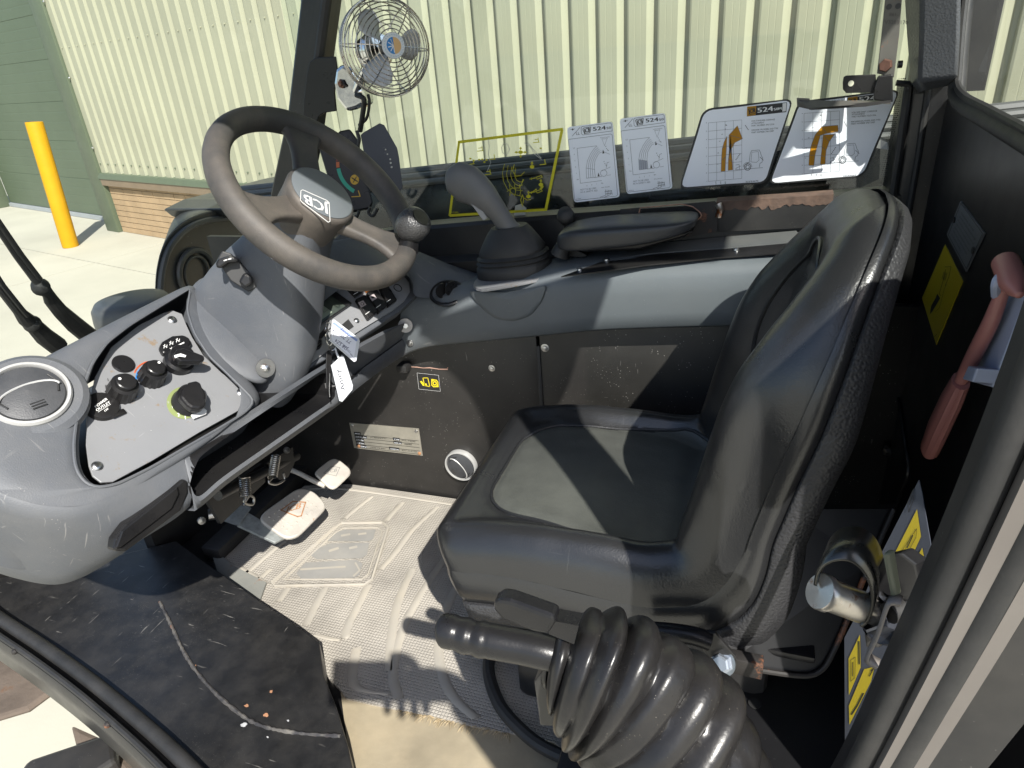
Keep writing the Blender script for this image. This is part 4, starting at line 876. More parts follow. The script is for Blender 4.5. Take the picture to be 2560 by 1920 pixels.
ribs([[(800, 1075), (770, 1098), (742, 1122)], [(868, 1087), (850, 1105), (832, 1127)], [(942, 1097), (890, 1145), (852, 1195), (820, 1232)], [(700, 1272), (680, 1310), (660, 1352)], [(620, 1272), (600, 1300)],
      [(530, 1240), (600, 1180), (680, 1122)], [(560, 1250), (580, 1232)], [(470, 1212), (520, 1228), (575, 1262)], [(684, 1372), (740, 1382), (752, 1350), (795, 1265)],
      [(980, 1180), (910, 1280), (870, 1360), (848, 1450), (862, 1510)], [(890, 1230), (860, 1300), (845, 1380), (842, 1450)], [(1000, 1240), (958, 1330), (948, 1420), (975, 1500), (1030, 1552)], [(770, 1400), (765, 1480), (845, 1500)], [(672, 1056), (760, 1058), (980, 1090)]], .0035)
em = [(586, 1260), (721, 1141), (739, 1130), (826, 1129), (838, 1141), (803, 1252), (788, 1263), (595, 1266)]
MB().tube([pZ(p, ZM+.001) for p in em], .0045, 6, closed=True).build('emblem_border', M_matr, mt)
em2 = [(612, 1252), (724, 1152), (742, 1141), (816, 1140), (825, 1148), (794, 1242), (782, 1251)]
MB().tube([pZ(p, ZM+.001) for p in em2], .0025, 6, closed=True).build('emblem_border', M_matr, mt)
def band(k, pts): A.poly(k, pts)
band('d', [(640, 1238), (660, 1215), (770, 1209), (784, 1218), (776, 1242), (766, 1248), (650, 1250)])
band('d', [(672, 1200), (690, 1183), (712, 1174), (798, 1172), (793, 1198), (782, 1206), (684, 1208)])
band('d', [(705, 1168), (724, 1150), (745, 1144), (812, 1144), (806, 1164), (797, 1169)])
A.line('r', [(650, 1230), (745, 1224)], 4, o=.0006); A.line('r', [(712, 1190), (730, 1184)], 5, o=.0006); A.line('r', [(756, 1184), (770, 1181)], 5, o=.0006); A.line('r', [(738, 1157), (755, 1154)], 4, o=.0006); A.line('r', [(775, 1154), (790, 1152)], 4, o=.0006)
A.line('r', [(768, 1216), (777, 1232), (764, 1244)], 3.5, o=.0006)
A.build(mt, {'d': M_matd, 'r': M_matr}, {'d': 'emblem_letter', 'r': 'emblem_ridge'}, stuff=1)
MB().prism([pZ(p, ZM+.006) for p in [(458, 1198), (468, 1192), (505, 1222), (575, 1258), (560, 1300), (530, 1285), (470, 1236)]], (0, 0, -.012)).build('worn_corner', mat('mat_corner', (.20, .205, .19), .8, dust=.5, dcol=(.30, .29, .25), ds=10, rust=.2, rs=20), mt, smooth=0)
MB().prism([pZ(p, ZF+.003) for p in [(735, 1490), (748, 1508), (864, 1530), (1027, 1560), (1240, 1610), (1240, 1760), (780, 1760), (752, 1620)]], (0, 0, -.003)).build('worn_floor_patch', mat('tan_floor', (.30, .255, .175), .75, var=.22, vs=7, dust=.6, dcol=(.42, .34, .22), ds=5, scratch=.4, scol=(.55, .5, .42), bump=.3, bs=60), cab, smooth=0)
random.seed(5)
fr = MB()
for i in range(150):
    t = random.random(); p = lerp(V((864, 1534)), V((1100, 1583)), t)
    a = pZ(p, ZM-.003); b = a + V((random.uniform(-.012, .012), -random.uniform(.004, .022), random.uniform(-.002, .006)))
    fr.tube([a, lerp(a, b, .5)+V((0, 0, .003)), b], [.0006, .0005, .0002], 3)
o = fr.build('frayed_edge', mat('frayed_fibre', (.42, .33, .20), .8), mt, smooth=0); o['kind'] = 'stuff'

# ================================================================== pedals
M_pedal = mat('worn_pedal', (.46, .43, .385), .55, .2, var=.15, vs=14, dust=.5, dcol=(.55, .50, .43), ds=14, rust=.15, rcol=(.32, .16, .07), rs=35, bump=.3, bs=160)
M_galv = mat('galvanised', (.30, .32, .315), .5, .4, var=.25, vs=60)
BPp = Plane(pZ((636, 1106), .715), (.40, -.12, .91))
bp = thing('brake_pedal', 'large worn metal brake pedal with rusty moulded emblem above the floor mat', 'pedal', BPp.q)
bo_ = [(560, 1118), (571, 1104), (637, 1057), (651, 1053), (677, 1060), (702, 1084), (705, 1096), (646, 1156), (626, 1163), (611, 1160), (566, 1128)]
MB().prism([BPp.at(p, 0) for p in smoothloop(resample(bo_, 44), 1)], BPp.n*-.012).build('pedal_pad', M_pedal, bp, smooth=30, bevel=.004)
for i in range(7):
    for j in range(5):
        u, v = .10+.13*i, .12+.19*j
        if .25 < u < .75 and .2 < v < .8: continue
        p = lerp(lerp(V((568, 1118)), V((618, 1156)), v), lerp(V((650, 1060)), V((698, 1092)), v), u)
        MB().ball(BPp.at(p, .000), .0028, 6, 4).build('stud', M_pedal, bp)
A = Art(BPp.at, .0008); M_rs = mat('rust_emblem', (.33, .165, .08), .8, var=.3, vs=70, bump=.5, bs=300)
A.line('r', [(607, 1102), (633, 1083), (660, 1085), (651, 1114), (643, 1116)], 2.6, closed=True); A.textfit('r', 'JCB', (617, 1107), (648, 1098), 14, up=(.35, -1), bold=.8); A.build(bp, {'r': M_rs}, {'r': 'emblem'})
MB().prism([BPp.at(p, -.010) for p in [(512, 1134), (531, 1104), (562, 1122), (618, 1160), (594, 1172)]], BPp.n*-.008).build('pedal_arm', M_galv, bp, smooth=0, bevel=.001)
MB().prism([BPp.at(p, -.006) for p in [(470, 1100), (510, 1075), (536, 1104), (514, 1136), (476, 1124)]], V((0, .012, 0))).build('pivot_plate', M_galv, bp, smooth=0)
MB().tube([BPp.at((450, 1112), -.01), BPp.at((492, 1106), -.01)], .014, 16).build('pivot_bush', M_steel, bp)
APp = Plane(pZ((718, 1024), .74), (.42, -.20, .88))
ac = thing('accelerator_pedal', 'small pale accelerator pedal on a thin rod by the footwell panel', 'pedal', APp.q)
ao = [(679, 1022), (684, 1014), (711, 993), (722, 989), (733, 992), (756, 1011), (759, 1022), (728, 1052), (718, 1056), (708, 1051)]
MB().prism([APp.at(p, 0) for p in smoothloop(resample(ao, 40), 1)], APp.n*-.010).build('pedal_pad', M_pedal, ac, smooth=30, bevel=.004)
A = Art(APp.at, .0008); A.line('r', [(699, 1022), (716, 1007), (734, 1010), (726, 1028)], 1.6, closed=True); A.textfit('r', 'JCB', (708, 1021), (727, 1019), 8, up=(.3, -1), bold=.4); A.build(ac, {'r': M_matd}, {'r': 'emblem'})
MB().tube([APp.at((622, 1012), -.03), APp.at((650, 1024), -.022), APp.at((676, 1038), -.014), APp.at((702, 1050), -.012)], .0065, 10).build('pedal_rod', M_pedal, ac)
lk = thing('pedal_linkage', 'dark springs and brackets of the pedal mechanism under the dashboard', 'linkage', pX((560, 1040), -1.0))
def coil(a, b, r, n, w_, name='return_spring'):
    a, b = V(a), V(b); t = (b-a).normalized(); u = t.orthogonal().normalized(); v = t.cross(u); N = n*12
    MB().tube([lerp(a, b, i/N)+(u*cos(2*pi*i/12)+v*sin(2*pi*i/12))*r for i in range(N+1)], w_, 5).build(name, M_steel, lk)
coil(pX((596, 985), -1.02), pX((588, 1032), -1.0), .010, 11, .0016); coil(pX((528, 1030), -1.0), pX((530, 1072), -.99), .011, 10, .0018)
MB().tube(spl([pX(p, -.99) for p in [(530, 1072), (528, 1086), (545, 1090), (548, 1076), (538, 1072), (524, 1092)]], 4), .003, 8).build('spring_hook', M_steel, lk)
MB().tube(spl([pX(p, -1.0) for p in [(588, 1032), (580, 1042), (596, 1046), (614, 1036), (612, 1022)]], 4), .003, 8).build('spring_hook', M_steel, lk)
MB().prism([pX(p, -1.04) for p in [(572, 1000), (628, 965), (632, 1000), (618, 1030), (600, 1036)]], (.006, 0, 0)).build('bracket', M_blkflat, lk, smooth=0)
MB().prism([pX(p, -1.06) for p in [(440, 1080), (560, 1000), (566, 1040), (470, 1130)]], (.01, 0, 0)).build('bracket', M_blkflat, lk, smooth=0)
for p in ((618, 972), (434, 1124)): MB().lathe([(.008, 0), (.008, .006), (.0001, .007)], pX(p, -1.03), (1, -.4, .2), 10, caps=False).build('bolt', M_zinc, lk)
MB().tube([pX((470, 1070), -1.02), pX((640, 985), -1.05)], .012, 12).build('cross_shaft', M_blkflat, lk)

# ================================================================== parking brake lever
M_bel = mat('bellows_rubber', (.0105, .0105, .0115), .30, spec=.36, b2=.12, b2s=30, bump=.1, bs=200, var=.2, vs=8, dust=.12, dcol=(.13, .115, .095), ds=6, speck=.5, ss=420, scol=(.30, .27, .22), rv=.08)
pb = thing('parking_brake_lever', 'black parking brake lever with ribbed grip and thick rubber bellows', 'lever', (-.05, .62, ZF))
yb = .455
ctr = spl([pY(p, yb) for p in [(1184, 1424), (1225, 1437), (1282, 1462), (1338, 1494), (1398, 1546), (1450, 1612), (1486, 1700), (1510, 1850)]], 16)
rows = []; N = len(ctr)
for i, p in enumerate(ctr):
    t = (ctr[min(N-1, i+1)]-ctr[max(0, i-1)]).normalized(); e1 = V((0, 1, 0)); e1 = (e1-t*e1.dot(t)).normalized(); e2 = t.cross(e1)
    f = i/(N-1); base = (.034+.060*sm(f/.26)+.016*f)*.76
    ph = f*10.6*2*pi
    amp = (.0080 if f > .05 else .002)*(1+.35*sin(f*23)+.2*sin(f*51))
    r = []
    for k in range(40):
        a = 2*pi*k/40; w_ = amp*(abs(cos((ph+.85*sin(a+.6)+.3*sin(2*a+f*7))/2))**.6*2-1); rr = (base+w_)*(1+.04*sin(2*a+f*11))
        # squash where the sleeve folds against the lever
        r.append(p + e1*(rr*cos(a)*.82) + e2*(rr*sin(a)*(1.0+.05*sin(3*a+f*6))))
    rows.append(r)
MB().loft(rows, closed=True).build('bellows', M_bel, pb, smooth=60)
hp_ = [pY((952, 1362), yb-.02), pY((972, 1364), yb-.02), pY((1010, 1374), yb-.018), pY((1040, 1381), yb-.017), pY((1080, 1388), yb-.015), pY((1130, 1397), yb-.012), pY((1178, 1408), yb-.01), pY((1240, 1422), yb-.004)]
hs_ = spl(hp_, 8); N = len(hs_); rad = []
for i in range(N):
    f = i/(N-1); r_ = .0172 if f > .1 else .0172*sqrt(max(.02, 1-((.1-f)/.1)**2)); rad.append(r_*(1-.05*sin(f*40) if .18 < f < .5 else r_/r_))
MB().tube(hs_, rad, 22).build('hand_grip', M_blkpl, pb, smooth=60)
MB().prism([pY(p, yb-.030) for p in [(1064, 1318), (1066, 1304), (1078, 1296), (1100, 1299), (1198, 1334), (1200, 1345), (1184, 1372), (1150, 1366), (1085, 1340)]], (0, .018, 0)).build('release_catch', M_blkpl, pb, smooth=0, bevel=.004)
MB().prism([pY(p, yb-.022) for p in [(1188, 1340), (1250, 1352), (1240, 1392), (1186, 1370)]], (0, .016, 0)).build('catch_link', M_blkpl, pb, smooth=0)
MB().prism([pY(p, yb-.02) for p in [(1153, 1474), (1172, 1450), (1188, 1470), (1204, 1570), (1166, 1568)]], (0, .03, 0)).build('pivot_bracket', M_blkflat, pb, smooth=0, bevel=.002)
sr_ = [pZ(p, .63) for p in [(1090, 1370), (1062, 1410), (1056, 1455), (1078, 1520), (1120, 1572), (1180, 1618), (1270, 1650), (1400, 1660)]]
MB().tube(spl(sr_, 6), .012, 10).build('base_rim', M_rub, pb)
# stalk and bolt behind the lever
st = thing('belt_anchor', 'black seat belt stalk with a zinc bolt beside the seat base', 'seat belt anchor', pY((1540, 1400), .72))
MB().tube(spl([pY(p, .72) for p in [(1400, 1362), (1450, 1366), (1500, 1374), (1535, 1386)]], 5), .013, 14).build('stalk_sleeve', M_blkpl, st)
MB().prism([pY(p, .722) for p in [(1500, 1366), (1545, 1368), (1590, 1420), (1590, 1440), (1565, 1450), (1530, 1436)]], (0, .006, 0)).build('anchor_tab', M_blkflat, st, smooth=0, bevel=.001)
bo2 = MB().lathe([(.0165, 0), (.0165, .003), (.0135, .004), (.0135, .012), (.011, .014), (.0001, .014)], pY((1560, 1430), .72), (-.25, -.8, .45), 6, caps=False).build('anchor_bolt', mat('blued_zinc', (.34, .38, .44), .35, .7), st, smooth=0)
MB().lathe([(.0195, -.001), (.0195, .003), (.0001, .003)], pY((1560, 1430), .72), (-.25, -.8, .45), 28, caps=False).build('washer', M_zinc, st)
MB().box(pY((1600, 1432), .74), (.06, .02, .03), bev=.002).build('anchor_bar', M_rust, st)
MB().box(pY((1680, 1380), .80), (.10, .06, .012), bev=.003).build('seat_runner', M_blkpl, st)
MB().lathe([(.010, 0), (.010, .001), (.0001, .001)], pZ((1630, 1520), .722), (0, 0, 1), 20, caps=False).build('floor_hole', M_ink, cab)

# ================================================================== fan on the front pillar
fan = thing('cab_fan', 'chrome wire-guard cab fan with grey blades and round badge on the front pillar', 'fan', pD((830, 100), 1.36))
fo = pD((836, 102), 1.345); tocam = (CAM-fo).normalized(); fn = (tocam + V((.42, .10, .06))).normalized()
fu = V((0, 0, 1)); fu = (fu-fn*fu.dot(fn)).normalized(); fv = fn.cross(fu); FR = .0905
M_wire = mat('chrome_wire', (.50, .47, .43), .28, .9, var=.2, vs=60, rust=.5, rcol=(.16, .10, .06), rs=60)
M_blade = mat('blade_grey', (.52, .53, .55), .4, .1, var=.08)
def circ(r, h, n=56): return [fo + (fu*cos(2*pi*i/n)+fv*sin(2*pi*i/n))*r + fn*h for i in range(n)]
prof_f = [(.022, .034), (.030, .0335), (.038, .0325), (.046, .031), (.054, .029), (.062, .0265), (.070, .0235), (.077, .019), (.083, .013), (.088, .006)]
for r, h in prof_f: MB().tube(circ(r, h), .0010, 5, closed=True).build('guard_ring', M_wire, fan)
for r, h, w_ in ((FR, -.003, .0017), (FR, -.012, .0012), (FR*.99, -.022, .0012), (FR*.93, -.034, .0012), (FR*.80, -.042, .0012), (.05, -.046, .0012)): MB().tube(circ(r, h), w_, 6, closed=True).build('guard_ring', M_wire, fan)
for k in range(6):
    a = 2*pi*k/6+.4; d = fu*cos(a)+fv*sin(a)
    MB().tube([fo+d*.018+fn*.0335]+[fo+d*r+fn*(h-.0015) for r, h in prof_f]+[fo+d*FR+fn*-.003, fo+d*FR*.99+fn*-.022, fo+d*FR*.8+fn*-.042, fo+d*.04+fn*-.047], .0013, 5).build('guard_spoke', M_wire, fan)
for k in range(3):
    a0 = 2*pi*k/3+.55; rows = []
    for r, w_ in ((.012, .20), (.03, .42), (.05, .52), (.066, .46), (.075, .26)):
        rows.append([fo+(fu*cos(a0+w_*s*1.0)+fv*sin(a0+w_*s))*r*(1 if abs(s) < .9 else .97)+fn*(-.008+.014*s) for s in (-1, -.6, -.2, .2, .6, 1)])
    MB().loft(rows).build('blade', M_blade, fan, thick=.0012)
MB().lathe([(.014, -.012), (.014, .004), (.0001, .006)], fo, fn, 24, caps=False).build('blade_hub', M_blkflat, fan)
MB().lathe([(.034, -.10), (.036, -.09), (.037, -.06), (.030, -.050), (.0001, -.048)], fo, fn, 28, caps=False).build('motor', M_chr, fan)
bd = MB().lathe([(.0235, .0345), (.0235, .0365), (.0225, .038), (.0001, .0385)], fo, fn, 36, caps=False).build('badge', flat('badge_white', (.62, .64, .66), .35), fan)
BDn = Plane(fo+fn*.0386, fn)
def bda(p, o): return fo + fn*(.0386+o) + fv*-p[0] + fu*p[1] if True else None
A = Art(bda, .0003)
def half(sg): return [(sg*.015*sin(pi*i/14), .015*cos(pi*i/14)) for i in range(15)]
A.poly('b', half(-1)); A.poly('o', half(1))
for a in (60, 100, 140, 20, -20, 180): A.line('w', [(-.001, 0), (-.001-.011*abs(sin(radians(a))), .012*cos(radians(a)))], .0014, o=.0002)
for i in range(24): A.line('g', [(.0185*cos(2*pi*i/24), .0185*sin(2*pi*i/24)), (.0200*cos(2*pi*(i+.4)/24), .0200*sin(2*pi*(i+.4)/24))], .0012)
A.build(bd, {'b': flat('badge_blue', (.03, .20, .50)), 'o': flat('badge_orange', (.62, .38, .16)), 'w': M_white, 'g': flat('badge_text', (.35, .45, .55))}, {'b': 'badge_print', 'o': 'badge_print', 'w': 'snow_flake', 'g': 'badge_text'})
hb = MB()
yh = 1.43
hb.prism([pY(p, yh) for p in [(724, 148), (738, 138), (760, 150), (782, 196), (788, 226), (770, 236), (748, 242), (726, 214), (720, 180)]], (0, .05, 0)); hb.build('fan_base', M_chr, fan, smooth=0, bevel=.008)
MB().tube([pY((732, 178), yh-.006), pY((748, 186), yh-.002)], .0035, 10).build('toggle_switch', M_rust, fan)
MB().lathe([(.010, 0), (.010, .003), (.006, .004), (.006, .008)], pY((739, 181), yh-.001), (-.2, -1, .1), 6).build('toggle_nut', M_rust, fan)
MB().tube(spl([pY((770, 205), yh-.01), pY((786, 215), yh-.02), pY((783, 250), yh), pY((778, 282), yh+.02)], 6), .006, 8).build('cable', M_rub, fan)
MB().tube(spl([pY((795, 205), yh-.01), pY((798, 222), yh-.015), pY((792, 255), yh), pY((776, 270), yh+.02)], 6), .0035, 8).build('cable', M_rub, fan)
MB().tube([pY((768, 200), yh+.01), fo+fn*-.08], .009, 10).build('fan_stem', M_chr, fan)
MB().prism([pY(p, yh+.012) for p in [(662, 160), (668, 134), (682, 124), (724, 122), (728, 150), (722, 200), (726, 240), (700, 244), (688, 252), (684, 268), (668, 300), (652, 300), (655, 220)]], (0, .006, 0)).build('mount_plate', M_blkpl, fan, smooth=0, bevel=.002)

# ================================================================== load indicator panel and shade plate by the pillar
IP = Plane(pY((742, 380), 1.43), (.55, -.8, .25))
li = thing('load_indicator', 'black load indicator box with green arc and round yellow badge behind the wheel', 'gauge', IP.q)
MB().prism([IP.at(p, 0) for p in [(690, 322), (735, 282), (756, 278), (772, 300), (806, 438), (800, 450), (742, 462), (728, 448)]], IP.n*-.03).build('housing', M_blkpl, li, smooth=0, bevel=.004)
A = Art(IP.at, .0012)
cg = (796, 352)
def garc(k, r0, r1, a0, a1):
    n = 8
    for i in range(n):
        t0, t1 = radians(a0+(a1-a0)*i/n), radians(a0+(a1-a0)*(i+1)/n)
        A.poly(k, [(cg[0]+r0*cos(t0), cg[1]+r0*1.05*sin(t0)), (cg[0]+r0*cos(t1), cg[1]+r0*1.05*sin(t1)), (cg[0]+r1*cos(t1), cg[1]+r1*1.05*sin(t1)), (cg[0]+r1*cos(t0), cg[1]+r1*1.05*sin(t0))])
garc('g', 62, 70, 118, 170); garc('o', 63, 70, 172, 182); garc('r', 63, 70, 184, 191)
A.disc('y', (766, 388), 11, 24, 9.5); A.line('k', [(760, 384), (772, 392)], 2.4, o=.0004); A.line('k', [(763, 394), (770, 382)], 1.6, o=.0004)
A.line('y', [(760, 425), (778, 424)], 2); A.line('y', [(774, 412), (778, 424)], 2)
A.build(li, {'g': flat('green_ink', (.02, .38, .25), .4), 'o': flat('orange_ink', (.55, .12, .02), .4), 'r': flat('red_ink2', (.5, .03, .02), .4), 'y': flat('yellow_ink', (.70, .42, .02), .4), 'k': M_ink}, {'g': 'green_arc', 'o': 'orange_mark', 'r': 'red_mark', 'y': 'badge', 'k': 'badge_symbol'})
SHP = Plane(pY((828, 340), 1.42), (.45, -.85, .2))
sh = thing('shade_plate', 'dark blue-black flat plate with small punched marks beside the load indicator', 'plate', SHP.q)
MB().prism([SHP.at(p, 0) for p in [(779, 292), (785, 286), (820, 266), (830, 270), (858, 320), (862, 340), (870, 406), (862, 416), (845, 420), (812, 404), (796, 380), (786, 330)]], SHP.n*-.004).build('plate', mat('navy_plate', (.018, .022, .030), .4), sh, smooth=0, bevel=.001)
A = Art(SHP.at, .0006)
for p, s in (((833, 323), 1.6), ((837, 333), 1.6), ((843, 344), 2), ((844, 352), 2.2), ((846, 361), 2.2)): A.disc('w', p, s, 8)
A.text('g', '1 - D', (826, 318), (.35, 1), (1, -.35), 6); A.build(sh, {'w': flat('punched', (.5, .48, .40)), 'g': flat('dim_ink', (.07, .07, .08))}, {'w': 'punched_mark', 'g': 'dim_letters'})
ca = thing('pillar_cables', 'black cables and clip hanging below the load indicator', 'cable', pY((770, 470), 1.43))
for c in ([(744, 460), (756, 470), (770, 468), (776, 455)], [(800, 448), (796, 460), (806, 466), (816, 450)], [(770, 282), (776, 300), (774, 320), (784, 345)], [(705, 470), (740, 474), (770, 476)]):
    MB().tube(spl([pY(p, 1.40) for p in c], 6), .004, 8).build('cable', M_rub, ca)
# ================================================================== printed labels on the side window
def c3(x, y): return (950.5+x/2.743, 172.8+y/2.743)
def c4(x, y): return (1468.9+x/2.743, y/2.743)
def c7(x, y): return (691.2+x/2.955, 561.6+y/2.955)
def cB(x, y): return (1641.7+x/2.743, 518.4+y/2.743)
def cC(x, y): return (1641.7+x/2.667, 1036.9+y/2.667)
YL = YG-.0005
def win(p, o=0): return pY(p, YL-o)
M_lab = mat('label_white', (.84, .87, .92), .3, var=.02, vs=14, rv=.04)
M_grey = flat('grey_ink', (.16, .17, .19), .5); M_org = translucent(flat('orange_ink_chart', (.62, .30, .01), .45), .4, (.8, .42, .02)); M_ylw = flat('sign_yellow', (.62, .50, .02), .4)
def rnd(pts, n=60, k=2): return [tuple(p) for p in smoothloop(resample(pts, n), k)]
def label_small(dx, dy, lab, band):
    f = lambda x, y: c3(x+dx, y+dy)
    t = thing('load_chart_label', lab, 'label', win(f(900, 500)), 'small white load chart labels')
    MB().prism([win(p, .0012) for p in rnd([f(752, 280), f(1022, 245), f(1066, 694), f(794, 727)], 80, 1)], (0, .001, 0)).build('sheet', M_lab, t, smooth=0)
    A = Art(win, .0016)
    A.line('g', [f(762, 352), f(1010, 320), f(1020, 324), f(1052, 680), f(1046, 688), f(806, 714), f(798, 708), f(760, 360)], .9, closed=True)
    A.line('g', [f(842, 276), f(1010, 254), f(1017, 262), f(1020, 302), f(846, 326), f(838, 318), f(836, 284)], .9, closed=True)
    A.line('k', [f(846, 290), f(852, 284), f(893, 278), f(889, 312), f(856, 318)], 1.1, closed=True)
    A.textfit('k', 'JCB', f(856, 313), f(890, 306), 9.5, up=(-.14, -1), bold=.45)
    A.textfit('k', '524', f(906, 302), f(982, 293), 8.5, bold=.5); A.textfit('k', '50', f(986, 292), f(1014, 288), 5.0, bold=.2)
    A.line('k', [f(784, 332), f(830, 280)], .8); A.disc('k', f(786, 293), 2, 8); A.line('k', [f(772, 294), f(800, 290)], .6); A.text('k', 'LL', f(806, 326), (1, -.1), (-.08, -1), 6)
    A.line('g', [f(812, 405), f(832, 612), f(958, 596)], .7); A.line('g', [f(812, 405), f(928, 390)], .7)
    for i, s in enumerate(('5.3', '4', '3', '2', '1', '0m')):
        p = f(800+i*4.5-12, 408+i*37); A.text('k', s, p, (1, -.12), (-.08, -1), 2.6)
    for i, s in enumerate(('3', '2', '1', '0m')): A.text('k', s, f(868+i*29, 630-i*5), (1, -.12), (-.08, -1), 2.6)
    for k in range(5):
        A.line('g', [f(868+k*13, 582-k*2), f(866+k*12, 520), f(874+k*11, 478), f(892+k*10, 438+k*3), f(912+k*8, 408+k*6), f(930+k*7, 392+k*9)], .7)
    A.line('g', [f(868, 582), f(918, 576)], .8); A.line('g', [f(866, 522), f(916, 530)], .6)
    if band: A.poly('s', [f(868, 580), f(866, 524), f(914, 530), f(918, 576)], -.0002)
    for c in ((940, 560), (968, 424)): A.poly('k', [f(c[0]-6, c[1]+12), f(c[0]+6, c[1]+10), f(c[0]-2, c[1]-12)])
    A.arc('g', f(970, 552), 7, 0, 360, .7, 16); A.line('g', [f(985, 520), f(990, 490), f(1002, 486)], .7); A.line('g', [f(958, 420), f(1006, 440)], .6); A.line('g', [f(916, 578), f(958, 572)], .8); A.line('g', [f(990, 565), f(1012, 562)], .6); A.line('g', [f(955, 540), f(1010, 515)], .6)
    for c, a0 in (((990, 500), 190), ((1000, 410), 120)):
        for j in range(4): A.disc('k', f(c[0]-18+j*5, c[1]-12+j*8-(j-1.5)**2*2), .9, 6)
    A.line('g', [f(960, 350), f(975, 390), f(990, 345)], .5)
    A.text('k', 'BOOM EXTENSION', f(950, 345), (1, -.12), (-.08, -1), 1.7); A.text('k', 'INDICATOR', f(958, 352), (1, -.12), (-.08, -1), 1.7)
    A.textfit('g', 'NOT TO BE USED', f(832, 656), f(926, 645), 3.6); A.textfit('g', 'AS A SAFETY AID', f(832, 670), f(934, 659), 3.6)
    A.text('k', '817/09991', f(808, 708), (1, -.1), (-.08, -1), 1.8); A.text('k', 'FIXED CARRIAGE', f(956, 640), (1, -.12), (-.08, -1), 1.7)
    for j in range(5): A.line('k', [f(980+j*9, 650+j*1), f(984+j*9, 684-j)], .7)
    A.line('k', [f(976, 662), f(1018, 656)], .8); A.line('k', [f(978, 676), f(1020, 670)], .8); A.line('k', [f(980, 684), f(950, 694)], .7); A.line('k', [f(1004, 682), f(975, 694)], .7)
    A.build(t, {'g': M_grey, 'k': M_ink, 's': flat('pale_grey', (.38, .40, .45))}, {'g': 'chart_lines', 'k': 'lettering', 's': 'shaded_band'})
label_small(0, 0, 'small white load chart label next to the yellow control diagram', False)
label_small(312, -50, 'small white load chart label next to the large orange charts', True)

